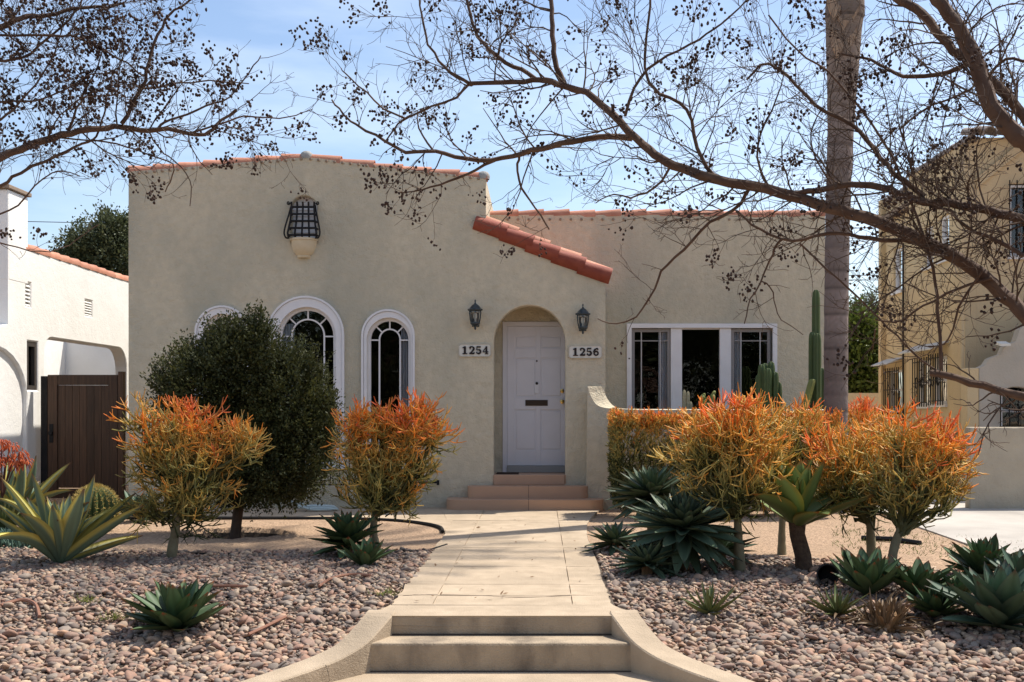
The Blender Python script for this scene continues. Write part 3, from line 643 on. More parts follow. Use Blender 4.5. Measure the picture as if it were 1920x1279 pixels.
# ------------------------------------------------------------------ garden gate between the houses
GY = 17.6
gt = E('garden_gate', 'dark stained wooden garden gate beside the white house', 'gate', (XA(158, GY), GY, -.02))
a, b, zt = XA(91, GY), XA(222, GY), ZA(703, GY)
MB().box(XA(224, GY), XA(233, GY), GY - .06, GY + .06, -.05, zt + .05).build('gate_post', m_wood, gt); MB().box(XA(78, GY), XA(89.5, GY), GY - .03, GY + .06, -.05, zt - .02).build('gate_post', m_iron, gt)
fr_ = .15
MB().box(a, a + fr_, GY - .035, GY + .03, .05, zt).build('stile', m_wood, gt, bevel=.005); MB().box(b - fr_, b, GY - .035, GY + .03, .05, zt).build('stile', m_wood, gt, bevel=.005)
MB().box(a + fr_ + .001, b - fr_ - .001, GY - .035, GY + .03, zt - .16, zt).build('rail', m_wood, gt, bevel=.005); MB().box(a + fr_ + .001, b - fr_ - .001, GY - .035, GY + .03, .05, .2).build('rail', m_wood, gt, bevel=.005)
npk = 7; pw_ = (b - a - 2 * fr_) / npk
for i in range(npk): MB().box(a + fr_ + i * pw_ + .003, a + fr_ + (i + 1) * pw_ - .003, GY - .01, GY + .012, .21, zt - .165).build('plank', m_wood, gt, bevel=.003)
hx_ = a + .06
MB().box(hx_ - .03, hx_ + .03, GY - .045, GY - .034, ZA(830, GY), ZA(795, GY)).tube([(hx_, GY - .04, ZA(812, GY)), (hx_, GY - .09, ZA(812, GY))], [.03, .035], 10).build('latch', m_iron, gt, bevel=.003)

# ------------------------------------------------------------------ white neighbour house on the left
NX = -7.95
nY = lambda px: NX * -1 * F / (VX - px)
def nZ(px, py): return EYE + (VY - py) * nY(px) / F
nh = E('white_stucco_house', 'white stucco house with clay coping beyond the wooden gate', 'house', (NX - 2, 18, 0))
ntop = 3.97
side = lambda u, v, d: (NX - d, u, v)
out_l = [(14.2, -.3), (25.5, -.3), (25.5, ntop - .05), (nY(15), ntop), (nY(15), 2.72), (16.3, 2.60), (15.6, 2.52), (14.2, 2.45)]
op0, op1, opt = nY(84), nY(238), 2.60; rr = .42
open_l = [(op0, -.05), (op1, -.05), (op1, opt - rr)] + [(op1 - rr + rr * math.cos(a), opt - rr + rr * math.sin(a)) for a in np.linspace(.2, math.pi / 2, 6)] + [(op0 + .25 - .25 * math.sin(a), opt - .25 + .25 * math.cos(a)) for a in np.linspace(0, math.pi / 2, 6)]
nic = arch(15.25, nY(50), .55, nZ(35, 655), 14, rise=.75)
win_s = rect(nY(52), nY(71), 1.75, 2.50)
v1, v2 = rect(nY(49), nY(58), nZ(53, 574), nZ(53, 531)), rect(nY(160), nY(173), nZ(166, 592), nZ(166, 564))
wall('side_wall', out_l, [open_l, nic, win_s, v1, v2], side, .22, m_white_st, nh, soft=.03)
MB().box(NX - .10, NX - .06, 15.2, nY(50) + .05, .5, 2.5).build('niche_back', m_white_st, nh)
for vv in (v1, v2):
    y0, y1, z0, z1 = vv[0][0], vv[1][0], vv[0][1], vv[2][1]; n = 6
    MB().box(NX - .2, NX - .15, y0, y1, z0, z1).build('vent_back', m_dark, nh)
    for i in range(n):
        z = z0 + (z1 - z0) * i / n
        MB().prism([(NX - .01, y0, z), (NX - .06, y0, z + .05), (NX - .06, y0, z + .06), (NX - .01, y0, z + .012)], (0, y1 - y0, 0)).build('vent_slat', m_white_st, nh)
wn = band([(v, u) for u, v in []] or rect(0, 1, 0, 1), rect(0, 1, 0, 1), 0, 0) if False else None
m_brown = M('dark_brown_frame', (.055, .045, .04), .6)
y0, y1 = nY(52), nY(71)
wnw = MB().box(NX - .12, NX - .02, y0 + .001, y0 + .07, 1.751, 2.499).box(NX - .12, NX - .02, y1 - .07, y1 - .001, 1.751, 2.499).box(NX - .119, NX - .021, y0 + .07, y1 - .07, 2.43, 2.498).box(NX - .119, NX - .021, y0 + .07, y1 - .07, 1.752, 1.82).build('window', m_brown, nh)
MB().box(NX - .08, NX - .074, y0 + .06, y1 - .06, 1.81, 2.44).build('pane', m_glass, wnw)
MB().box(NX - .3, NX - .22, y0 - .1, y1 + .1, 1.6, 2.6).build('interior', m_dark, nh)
# carport behind the opening
MB().box(NX - 2.4, NX - 2.3, 17.5, 25.5, -.1, 3.2).build('carport_wall', m_white_st, nh); MB().box(NX - 2.3, NX - .223, 24.2, 24.3, -.1, 3.2).build('carport_wall', m_white_st, nh)
MB().box(NX - 2.3, NX - .223, 17.5, 20.2, 2.9, 3.0).build('carport_ceiling', m_white_st, nh)  # cut short: added opening lets sky light brighten the carport walls
dY0 = 20.5
dr = MB().box(NX - 2.298, NX - 2.24, 19.6, 21.5, -.05, 2.16).build('carport_door', m_brown, nh)
MB().box(NX - 2.239, NX - 2.22, 19.72, 20.5, 1.0, 2.02).build('pane', m_glass, dr); MB().box(NX - 2.239, NX - 2.22, 20.6, 21.38, 1.0, 2.02).build('pane', m_glass, dr)
MB().tube([(NX - 1.3, 19.4, 2.9), (NX - 1.3, 19.4, 2.78), (NX - 1.3, 19.3, 2.7)], [.03, .03, .06], 8).build('flood_lamp', m_white, nh)
# front return and chimney
MB().box(-13, NX - .223, nY(15), nY(15) + .2, -.3, ntop).build('front_wall', m_white_st, nh)
MB().box(-14, NX - .223, 25.3, 25.5, -.3, ntop - .05).build('rear_wall', m_white_st, nh)
MB().box(-13, NX - 2.41, nY(15) + .2, 25.3, 3.5, 3.6).box(NX - 2.409, NX - .223, nY(15) + .2, 20.2, 3.5, 3.6).build('roof_deck', m_mortar, nh)
ch = MB().box(NX - .75, NX + .004, nY(15) - .004, nY(53), ntop - .6, nZ(34, 362)).build('chimney', m_white_st, nh, bevel=.03)
MB().box(NX - .8, NX + .04, nY(15) - .05, nY(53) + .04, nZ(34, 362) + .002, nZ(34, 354)).build('chimney_cap', m_mortar, ch, bevel=.01)
tn = tile_mesh(.44, .10, m_tile); tile_run((NX - .08, 25.3, ntop - .06), (NX - .08, nY(53), ntop - .03), tn, .40, nh, lift=.01)

# ------------------------------------------------------------------ two-storey house on the right
rh = E('two_storey_house', 'yellow stucco two-storey house with barred windows across the driveway', 'house', (10, 21, 0))
RX, RB, RZ = 7.6, 7.25, 6.05
YF = 19.1
face = lambda X: (lambda u, v, d: (X + d, u, v))
ry = lambda px, X: X * F / (px - VX)
def rz(px, py, X): return EYE + (VY - py) * ry(px, X) / F
def side_win(px0, px1, py0, py1, X):
    a, b = ry(px1, X), ry(px0, X); pm = (px0 + px1) / 2
    return rect(a, b, rz(pm, py1, X), rz(pm, py0, X))
w_far = [side_win(1675, 1692, 465, 546, RX), side_win(1665, 1691, 694, 768, RX)]
w_bay = [side_win(1733, 1749, 424, 500, RB), side_win(1761, 1779, 404, 486, RB), side_win(1720, 1744, 676, 760, RB), side_win(1750, 1775, 668, 757, RB)]
wall('side_wall', rect(22.0, 24.8, -.3, RZ), w_far, face(RX), .2, m_yel_st, rh)
wall('side_wall', rect(YF, 22.0, 1.12, RZ), w_bay, face(RB), .2, m_yel_st, rh)
MB().box(RB + .001, RX + .2, 21.8, 21.998, 1.121, RZ).build('bay_return', m_yel_st, rh); MB().box(RB + .002, RX + .2, YF, 21.8, 1.05, 1.118).build('bay_floor', m_yel_st, rh)
MB().box(RX, RX + .2, YF + .203, 21.99, -.3, 1.048).build('base_wall', m_yel_st, rh)
fw = [rect(XA(1893, YF), XA(1955, YF), ZA(480, YF), ZA(345, YF))]
wall('front_wall', [(RB + .202, -.3), (14, -.3), (14, RZ + .2), (RB + .202, RZ + .02)], fw, facing(YF), .2, m_yel_st, rh)
MB().box(RB + .25, 14, 24.6, 24.8, -.3, RZ).build('rear_wall', m_yel_st, rh); MB().box(RB + .21, 14, YF + .21, 24.6, RZ - .5, RZ - .4).build('roof_deck', m_mortar, rh)
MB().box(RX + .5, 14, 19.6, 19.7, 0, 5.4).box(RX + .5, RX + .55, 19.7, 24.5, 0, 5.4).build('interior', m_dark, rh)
tr2 = tile_mesh(.42, .11, m_tileR)
tile_run((RX + .08, 24.8, RZ - .04), (RX + .08, 22.0, RZ - .04), tr2, .4, rh, lift=.01); tile_run((RB + .08, 22.1, RZ - .04), (RB + .08, YF - .05, RZ - .04), tr2, .4, rh, lift=.01)
for i in range(9): link('roof_tile', tr2, rh, Matrix.Translation((RB + .12 + i * .21, YF - .25, RZ + .02 + (i % 2) * .03)) @ Matrix.Rotation(R(90), 4, 'Z') @ Matrix.Rotation(R(-16), 4, 'Y') @ Matrix.Scale(1.3, 4, (1, 0, 0)))
# raking white trim of the lower gable on the front
p0, p1 = P(1832, 352, YF - .06), P(1935, 268, YF - .06)
MB().prism([p0, p1, p1 + Vector((0, 0, .17)), p0 + Vector((0, 0, .17))], (0, .05, 0)).build('gable_trim', m_yel_st, rh)
def house_window(loop, pl, name='window', grille=True, mat=m_trim):
    a, b, z0, z1 = loop[0][0], loop[1][0], loop[0][1], loop[2][1]; t = .05
    def bx_(u0, u1, v0, v1, d0, d1):
        vs = [pl(u, v, d) for d in (d0, d1) for v in (v0, v1) for u in (u0, u1)]
        return vs, [(0, 1, 3, 2), (4, 6, 7, 5), (0, 4, 5, 1), (2, 3, 7, 6), (0, 2, 6, 4), (1, 5, 7, 3)]
    mb = MB()
    for q in ((a + .001, a + t, z0, z1), (b - t, b - .001, z0, z1), (a + t, b - t, z0, z0 + t), (a + t, b - t, z1 - t, z1)): mb.poly(*bx_(*q, .05, .12))
    wd = mb.build(name, mat, rh)
    MB().poly(*bx_(a + .03, b - .03, z0 + .03, z1 - .03, .085, .09)).build('pane', m_glass, wd)
    MB().poly(*bx_(a + t, b - t, (z0 + z1) / 2 - .02, (z0 + z1) / 2 + .02, .06, .084)).build('meeting_rail', mat, wd)
    MB().poly(*bx_(a - .04, b + .04, z0 - .06, z0 - .002, -.05, .06)).build('sill', mat, wd)
    if grille:
        n = max(4, int((b - a) / .11))
        for i in range(n + 1):
            u = a - .03 + (b - a + .06) * i / n
            MB().tube([pl(u, z0 - .03, -.08), pl(u, z1 + .05, -.08)], .011, 5).build('grille_bar', m_iron, wd)
        for v in (z0 + .05, (z0 + z1) / 2, z1 - .03): MB().tube([pl(a - .05, v, -.081), pl(b + .05, v, -.081)], .010, 5).build('grille_rail', m_iron, wd)
        for s in (.3, .7):
            c = a + (b - a) * s
            MB().tube([pl(c + .07 * math.cos(q), (z0 + z1) / 2 + .0 + .11 * math.sin(q), -.085) for q in np.linspace(0, 2 * math.pi, 13)], .010, 5, False).build('grille_scroll', m_iron, wd)
for l_ in w_bay[:2]: house_window(l_, face(RB), grille=False)
for l_ in w_bay[2:]: house_window(l_, face(RB))
house_window(w_far[0], face(RX), grille=False); house_window(w_far[1], face(RX))
house_window(fw[0], facing(YF))
for (loops, X) in (((w_bay[2], w_bay[3]), RB), ((w_far[1], w_far[1]), RX)):
    a = min(l[0][0] for l in loops) - .12; b = max(l[1][0] for l in loops) + .12; z = max(l[2][1] for l in loops) + .12
    MB().prism([(X - .001, a, z + .14), (X - .34, a, z), (X - .34, a, z - .025), (X - .001, a, z + .11)], (0, b - a, 0)).build('awning', M('white_awning', (.55, .54, .52), .6), rh)
mb = MB()
va = side_win(1818, 1830, 290, 325, RB - .0)
# stepped porch wing in front, grey patched stucco
PY = 18.3
pxw = lambda px: XA(px, PY)
pzw = lambda py: ZA(py, PY)
wl = [(pxw(1836), -.3), (11.5, -.3), (11.5, pzw(590))] + [(pxw(a), pzw(b)) for a, b in ((1990, 592), (1930, 604), (1912, 618), (1905, 640), (1884, 650), (1878, 664), (1856, 672), (1848, 684), (1836, 690))]
ww = [arch(pxw(1876), pxw(1935), pzw(806), pzw(726), 10, rise=.12)]
wall('porch_wing', wl, ww, facing(PY), .2, m_grey_st, rh)
MB().box(pxw(1836), pxw(1836) + .2, PY + .203, YF - .002, -.3, pzw(694)).build('porch_return', m_yel_st, rh)
house_window(rect(ww[0][0][0], ww[0][1][0], ww[0][0][1], pzw(735)), facing(PY))
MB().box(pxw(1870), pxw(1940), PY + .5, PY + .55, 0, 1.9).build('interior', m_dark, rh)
MB().box(pxw(1812), pxw(1835) , PY - .02, PY + .25, -.3, pzw(690)).build('porch_pier', m_yel_st, rh, bevel=.02)
MB().prism([(pxw(1866), PY - .001, pzw(640)), (pxw(1866), PY - .2, pzw(646)), (pxw(1866), PY - .2, pzw(650)), (pxw(1866), PY - .001, pzw(646))], (.17, 0, 0)).build('awning', m_white, rh)
for x in (1806,): MB().tube([(XA(x, 18.9), 18.95, -.1), (XA(x, 18.9), 18.95, 4.6)], .035, 8).build('downpipe', m_yel_st, rh)
MB().tube([(RX - .04, ry(1697, RX), 0), (RX - .04, ry(1697, RX), 4.9)], .02, 6).build('downpipe', m_iron, rh)
lw = MB().box(XA(1816, 16.3), 12, 16.25, 16.45, -.3, ZA(801, 16.3)).build('boundary_wall', M('rough_tan_stucco', (.46, .39, .29), .95, (.38, .32, .24), 3, 1.2, .006, 45, .03, 6), bevel=.02)
tag(lw, 'rough tan stucco boundary wall across the driveway', 'wall')
cg = E('chain_link_gate', 'dark chain-link gate between pier and driveway', 'gate', (XA(1790, 18.2), 18.2, -.02))
a, b, z0, z1 = XA(1758, 18.2), XA(1811, 18.2), .05, ZA(818, 18.2)
MB().tube([(a, 18.2, z0), (a, 18.2, z1), (b, 18.2, z1), (b, 18.2, z0), (a, 18.2, z0)], .022, 6).build('frame', m_iron, cg)
mb = MB(); n = 9
for i in range(-12, 12):
    for s in (1, -1):
        u0 = a + i * .07; pts = []
        for v in (z0, z1):
            u = u0 + s * (v - z0) * .6 if s > 0 else u0 + .9 - (v - z0) * .6
            pts.append((u, v))
        (ua, va_), (ub, vb_) = pts
        lo, hi = max(0, min((a - ua) / (ub - ua), (b - ua) / (ub - ua))), min(1, max((a - ua) / (ub - ua), (b - ua) / (ub - ua)))
        if hi > lo: mb.tube([(ua + (ub - ua) * lo, 18.2, va_ + (vb_ - va_) * lo), (ua + (ub - ua) * hi, 18.2, va_ + (vb_ - va_) * hi)], .004, 3, False)
o = mb.build('wire_mesh', m_iron, cg); o['kind'] = 'stuff'
ifn = E('iron_fence', 'black spiked iron fence at the side of the two-storey house', 'fence', (XA(1670, 23.6), 23.6, 0))
a, b = XA(1640, 23.6), XA(1697, 23.6)
for z in (.3, ZA(775, 23.6)): MB().tube([(a, 23.6, z), (b, 23.6, z)], .02, 5).build('rail', m_iron, ifn)
for i in range(8):
    x = a + (b - a) * i / 7
    MB().tube([(x, 23.6, -.02), (x, 23.6, ZA(767, 23.6)), (x, 23.6, ZA(760, 23.6))], [.014, .014, .001], 5).build('picket', m_iron, ifn)
gw = MB().box(XA(1560, 27), XA(1668, 27), 27, 27.2, -.2, ZA(737, 27)).build('garden_wall', m_stucco); tag(gw, 'low cream garden wall at the end of the driveway', 'wall')

# ------------------------------------------------------------------ pebble beds
pal = np.array([(.40, .285, .225), (.28, .19, .155), (.47, .37, .285), (.22, .195, .18), (.52, .42, .32), (.36, .215, .16), (.17, .135, .12), (.46, .30, .21), (.31, .275, .245)])
def ico(sub):
    import bmesh
    bm = bmesh.new(); bmesh.ops.create_icosphere(bm, subdivisions=sub, radius=1); bm.verts.ensure_lookup_table()
    v = np.array([x.co[:] for x in bm.verts]); f = np.array([[q.index for q in x.verts] for x in bm.faces]); bm.free(); return v, f
iv2, if2 = ico(2); iv1, if1 = ico(1)
soilL = [(-7.8, 6.78), (-2.0, 6.78), (-1.78, 7.05), (-1.45, 7.42), (-1.2, 7.75), (-1.15, 8.2), (-1.1, 8.6), (-1.09, 11.55), (-1.6, 11.5), (-3.6, 11.38), (-5.2, 11.42), (-5.6, 12.2), (-7.8, 12.6)]
soilR = [(.56, 8.25), (.62, 7.95), (.70, 7.7), (.92, 7.42), (1.25, 7.05), (1.48, 6.78), (8.2, 6.78), (8.2, 8.0), (4.6, 9.5), (3.9, 9.85), (2.8, 10.7), (1.9, 11.1), (1.2, 11.5), (.58, 11.75)]
def inside(pts, poly):
    x, y = pts[:, 0], pts[:, 1]; r = np.zeros(len(pts), bool); n = len(poly)
    for i in range(n):
        (x0, y0), (x1, y1) = poly[i], poly[(i + 1) % n]
        if y0 == y1: continue
        c = ((y0 > y) != (y1 > y)) & (x < (x1 - x0) * (y - y0) / (y1 - y0) + x0); r ^= c
    return r
ghv = np.vectorize(lambda y: gh(0, y))
def bed(poly, label):
    mb = MB()
    yy = sorted(set([6.78] + list(np.arange(6.9, 12.7, .25))))
    # soil under the stones, a finely ruled sheet just above the ground
    gx_, gy_ = np.meshgrid(np.arange(-7.9, 8.3, .12), np.arange(6.78, 12.7, .12)); pts = np.stack([gx_.ravel(), gy_.ravel()], 1); ok = inside(pts, poly)
    W_ = gx_.shape[1]; q = []
    for j in range(gx_.shape[0] - 1):
        for i in range(W_ - 1):
            k = j * W_ + i
            if ok[k] and ok[k + 1] and ok[k + W_] and ok[k + W_ + 1]: q.append((k, k + 1, k + W_ + 1, k + W_))
    used = sorted({i for f in q for i in f}); ren = {k: i for i, k in enumerate(used)}
    vs = [(pts[k, 0], pts[k, 1], gh(*pts[k]) + .012) for k in used]
    b = link('pebble_bed', mesh('pebble_bed', vs, [tuple(ren[i] for i in f) for f in q], m_soil, smooth=True)); tag(b, label, 'pebble bed', kind='structure')
    x0, x1 = (max(-5.9, min(p[0] for p in poly)), min(5.6, max(p[0] for p in poly)))
    allp = []
    for layer, (dx, lift) in enumerate(((.040, .010), (.050, .024))):
        X, Yg = np.meshgrid(np.arange(x0, x1, dx), np.arange(6.8, 12.6, dx * .88)); X = X + (np.arange(X.shape[0]) % 2)[:, None] * dx / 2
        p = np.stack([X.ravel(), Yg.ravel()], 1); p += rng.normal(0, dx * .22, p.shape); p = p[inside(p, poly)]
        fx_ = VX + p[:, 0] * F / p[:, 1]; p = p[(fx_ > -60) & (fx_ < 1980)]
        if layer: p = p[rng.random(len(p)) < .6]
        s = np.clip(rng.lognormal(math.log(.0225), .33, len(p)), .011, .050)
        z = ghv(p[:, 1]) + lift + rng.normal(0, .005, len(p)) + s * .1
        allp.append(np.column_stack([p, z, s]))
    A = np.vstack(allp); return b, A
def peb_arrays(A):
    n = len(A); ax = rng.uniform(.75, 1.35, n); ay = rng.uniform(.7, 1.1, n); az = rng.uniform(.42, .72, n)
    return np.column_stack([A[:, 3] * ax, A[:, 3] * ay, A[:, 3] * az]), rng.uniform(0, 2 * math.pi, n), rng.normal(0, .28, (n, 2))
def peb_mesh(base, faces, A, seedvar):
    S, th, tl = peb_arrays(A); n = len(A); k = len(base)
    wob = 1 + .13 * np.sin(base @ np.array([2.1, 1.3, 1.7]) + seedvar[:, None]) + .08 * np.sin(base @ np.array([-3.1, 2.3, 2.9]) + seedvar[:, None] * 2.3)
    v = base[None] * wob[:, :, None] * S[:, None, :]
    c, s = np.cos(th)[:, None], np.sin(th)[:, None]
    x, y, z = v[..., 0], v[..., 1], v[..., 2] + v[..., 0] * tl[:, :1] + v[..., 1] * tl[:, 1:]
    v = np.stack([x * c - y * s, x * s + y * c, z], -1) + A[:, None, :3]
    ci = pal[rng.integers(0, len(pal), n)] * rng.uniform(.7, 1.25, (n, 1)) * np.array([1.10, .99, .86])
    return v.reshape(-1, 3), (faces[None] + (np.arange(n) * k)[:, None, None]).reshape(-1, 3), np.repeat(ci, k, axis=0)
tmpl = []
for t_ in range(18):
    v, f, c = peb_mesh(iv2, if2, np.array([[0, 0, 0, .033]]), np.array([t_ * 1.7])); tmpl.append(npmesh('pebble', v, f, m_pebC, np.tile(pal[t_ % 9] * np.array([1.10, .99, .86]) * rng.uniform(.8, 1.25), (len(v), 1))))
for poly, label in ((soilL, 'bed of mixed river pebbles left of the walkway'), (soilR, 'bed of mixed river pebbles right of the walkway')):
    b, A = bed(poly, label)
    fxp, fyp = VX + A[:, 0] * F / A[:, 1], VY + (EYE - A[:, 2]) * F / A[:, 1]
    vis = (fxp > 0) & (fxp < 1920) & (fyp < 1274)
    score = np.where(vis, A[:, 3] / A[:, 1] * (1 + 4 * (A[:, 2] - ghv(A[:, 1]))), -1); idx = np.argsort(-score)[:150]
    for i in idx:
        x, y, z, s = A[i]
        link('pebble', tmpl[rng.integers(0, 18)], b, Matrix.Translation((x, y, z + .004)) @ Matrix.Rotation(rng.uniform(0, 6.28), 4, 'Z') @ Matrix.Scale(s / .033, 4))
    rest = np.delete(A, idx, axis=0); near = rest[:, 1] < 8.15
    ac = Acc()
    for sel, (bv, bf) in ((near, (iv2, if2)), (~near, (iv1, if1))):
        q = rest[sel]; ac.add(*peb_mesh(bv, bf, q, rng.uniform(0, 20, len(q))))
    o = ac.build('loose_pebbles', m_pebC, b); o['kind'] = 'stuff'

# ------------------------------------------------------------------ succulents: agaves and aloes, each leaf its own part
def leaf_mesh(name, curve, wmax, cmid, cedge, ctip, cup=.25, edge=.16, thick=.035, tipf=.06, peak=.45, base=.55, fold=0, m=7):
    n = 9; vs, cs = [], []
    ang = 0; x = z = 0; pr = None
    cl = []
    for i in range(n + 1):
        t = i / n; a = curve * (t ** 1.5); cl.append((x, z, a)); x += math.cos(a) / n; z += math.sin(a) / n
    for side in (0, 1):
        for i in range(n + 1):
            t = i / n; X, Z, a = cl[i]
            wd = base + (1 - base) * math.sin(min(1, t / peak) * math.pi / 2) if t < peak else max(0, math.cos((t - peak) / (1 - peak) * math.pi / 2)) ** .8
            wd = max(wd * wmax, .003)
            for j in range(m):
                s = -1 + 2 * j / (m - 1); lift = cup * wd * (s * s) + fold * wd * abs(s)
                th = -thick * (1 - s * s) * (1 - t * .8) if side else 0
                vs.append((X - math.sin(a) * (lift + th), s * wd, Z + math.cos(a) * (lift + th)))
                e_ = 1 if abs(s) > 1 - 2 * edge else 0; c = np.array(cedge if e_ else cmid) * (1 + .12 * math.sin(j * 2 + i * .7))
                k = max(0, (t - (1 - tipf)) / tipf) if tipf else 0; k = min(1, k * 1.2); c = c * (1 - k) + np.array(ctip) * k
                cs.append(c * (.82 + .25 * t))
    fs = []; o2 = (n + 1) * m
    for i in range(n):
        for j in range(m - 1):
            q = (i * m + j, i * m + j + 1, (i + 1) * m + j + 1, (i + 1) * m + j); fs += [q, tuple(o2 + k for k in reversed(q))]
        for j in (0, m - 1): fs.append((i * m + j, (i + 1) * m + j, o2 + (i + 1) * m + j, o2 + i * m + j))
    return mesh(name, vs, fs, m_leafC, np.array(cs), smooth=True)
def rosette(name, label, cat, loc, n, size, leaves, el0=84, el1=8, jit=6, group=None, pw=.9, tilt=(0, 0), small=.45, stem=0, parent=None, rot=None, lift=0, sj=.1):
    t = E(name, label, cat, loc, group) if parent is None else parent
    base = Vector(loc) + Vector((0, 0, lift)); tm_ = Matrix.Rotation(R(tilt[0]), 4, 'X') @ Matrix.Rotation(R(tilt[1]), 4, 'Y'); a0 = random.uniform(0, 6.28) if rot is None else rot
    if lift: MB().tube([(loc[0], loc[1], loc[2] - .05), (base.x, base.y, base.z - .02), (base.x, base.y, base.z + .05)], [.05, .05, .03], 8).build('stem', m_dry, t)
    for i in range(n):
        f = (i + .5) / n; el = R(el0 + (el1 - el0) * f ** pw + random.gauss(0, jit)); az = a0 + i * 2.39996 + random.gauss(0, .12)
        s = size * (small + (1 - small) * min(1, f * 1.7)) * random.uniform(1 - sj * 1.2, 1 + sj)
        mw = Matrix.Translation(base) @ tm_ @ Matrix.Rotation(az, 4, 'Z') @ Matrix.Rotation(-el, 4, 'Y') @ Matrix.Translation((.02 * size, 0, 0)) @ Matrix.Rotation(random.gauss(0, .10), 4, 'X') @ Matrix.Diagonal((s, s * random.uniform(.9, 1.1), s, 1))
        mw.translation.z += stem * (1 - f) * .5
        link('leaf', random.choice(leaves), t, mw)
    return t
grn = (.075, .125, .055); blu = (.085, .135, .085); drk = (.045, .082, .05); yel = (.50, .40, .07); red = (.28, .07, .03)
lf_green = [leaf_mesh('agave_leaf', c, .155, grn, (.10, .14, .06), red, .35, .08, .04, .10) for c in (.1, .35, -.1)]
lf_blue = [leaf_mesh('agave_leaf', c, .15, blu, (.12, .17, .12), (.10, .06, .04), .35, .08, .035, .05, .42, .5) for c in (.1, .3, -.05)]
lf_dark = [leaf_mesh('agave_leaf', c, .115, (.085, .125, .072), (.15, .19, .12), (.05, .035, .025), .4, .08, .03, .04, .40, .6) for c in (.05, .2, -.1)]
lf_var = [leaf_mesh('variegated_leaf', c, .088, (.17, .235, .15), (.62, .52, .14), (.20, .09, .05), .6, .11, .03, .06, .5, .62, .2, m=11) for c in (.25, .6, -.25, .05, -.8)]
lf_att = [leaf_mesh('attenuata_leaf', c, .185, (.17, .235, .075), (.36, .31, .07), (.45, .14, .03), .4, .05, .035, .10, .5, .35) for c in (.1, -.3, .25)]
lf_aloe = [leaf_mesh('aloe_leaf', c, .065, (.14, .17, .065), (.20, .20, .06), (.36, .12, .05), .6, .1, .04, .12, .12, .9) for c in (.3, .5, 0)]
lf_dry = [leaf_mesh('dry_leaf', c, .07, (.20, .13, .07), (.25, .17, .10), (.12, .08, .05), .6, .1, .01, .1, .4, .7) for c in (-.8, -1.2, .3)]
def at(px, py): p = G(px, py); return (p.x, p.y, p.z + .02)
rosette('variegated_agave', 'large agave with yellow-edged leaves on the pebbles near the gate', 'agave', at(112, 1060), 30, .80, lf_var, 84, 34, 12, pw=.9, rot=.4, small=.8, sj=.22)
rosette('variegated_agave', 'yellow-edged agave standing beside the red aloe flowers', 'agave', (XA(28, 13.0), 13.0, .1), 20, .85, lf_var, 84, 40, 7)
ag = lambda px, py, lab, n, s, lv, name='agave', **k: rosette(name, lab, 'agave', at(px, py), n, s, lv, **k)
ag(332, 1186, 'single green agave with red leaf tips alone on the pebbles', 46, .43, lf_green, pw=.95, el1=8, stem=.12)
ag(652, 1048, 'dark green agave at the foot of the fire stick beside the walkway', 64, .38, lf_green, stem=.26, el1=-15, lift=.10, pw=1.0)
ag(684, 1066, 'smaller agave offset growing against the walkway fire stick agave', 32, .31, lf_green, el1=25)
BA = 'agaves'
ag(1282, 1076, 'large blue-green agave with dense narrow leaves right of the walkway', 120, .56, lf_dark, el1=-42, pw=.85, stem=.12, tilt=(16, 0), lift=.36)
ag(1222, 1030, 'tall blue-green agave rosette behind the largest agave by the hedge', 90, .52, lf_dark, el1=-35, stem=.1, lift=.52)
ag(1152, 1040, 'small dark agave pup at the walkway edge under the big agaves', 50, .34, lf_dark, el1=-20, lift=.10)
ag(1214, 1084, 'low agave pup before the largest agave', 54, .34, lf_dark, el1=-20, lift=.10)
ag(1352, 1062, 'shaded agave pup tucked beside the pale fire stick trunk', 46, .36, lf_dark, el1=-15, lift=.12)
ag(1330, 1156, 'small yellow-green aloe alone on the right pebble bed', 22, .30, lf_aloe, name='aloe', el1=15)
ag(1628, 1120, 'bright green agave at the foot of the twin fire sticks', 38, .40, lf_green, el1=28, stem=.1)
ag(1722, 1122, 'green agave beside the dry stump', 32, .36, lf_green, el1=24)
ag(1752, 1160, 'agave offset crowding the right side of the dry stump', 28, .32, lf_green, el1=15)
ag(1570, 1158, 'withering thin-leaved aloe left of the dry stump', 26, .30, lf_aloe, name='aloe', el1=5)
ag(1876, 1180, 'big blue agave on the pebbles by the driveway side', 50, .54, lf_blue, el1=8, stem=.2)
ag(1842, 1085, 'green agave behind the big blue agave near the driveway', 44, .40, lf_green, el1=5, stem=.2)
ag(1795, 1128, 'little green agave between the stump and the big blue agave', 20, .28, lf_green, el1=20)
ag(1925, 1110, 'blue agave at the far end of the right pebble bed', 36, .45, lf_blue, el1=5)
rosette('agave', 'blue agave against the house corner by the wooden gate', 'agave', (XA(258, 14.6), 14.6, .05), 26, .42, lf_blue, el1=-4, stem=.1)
# tree agave on a shaggy trunk
b = G(1508, 1074); tp = P(1495, 992, b.y)
ta = E('tree_agave', 'broad-leaved green agave on a shaggy brown trunk', 'agave', b)
MB().tube([(b.x, b.y, b.z - .05), (b.x - .01, b.y, b.z + .15), (tp.x, tp.y, tp.z - .05), (tp.x, tp.y, tp.z + .06)], [.085, .075, .07, .08], 12).build('trunk', M('shaggy_trunk', (.075, .045, .03), .95, (.14, .09, .055), 30, 1.4, .015, 50), ta, smooth=True)
rosette('x', '', '', (tp.x, tp.y, tp.z + .03), 24, .66, lf_att, 88, 2, 7, parent=ta, pw=1.5, small=.75, stem=.1, rot=2.0)
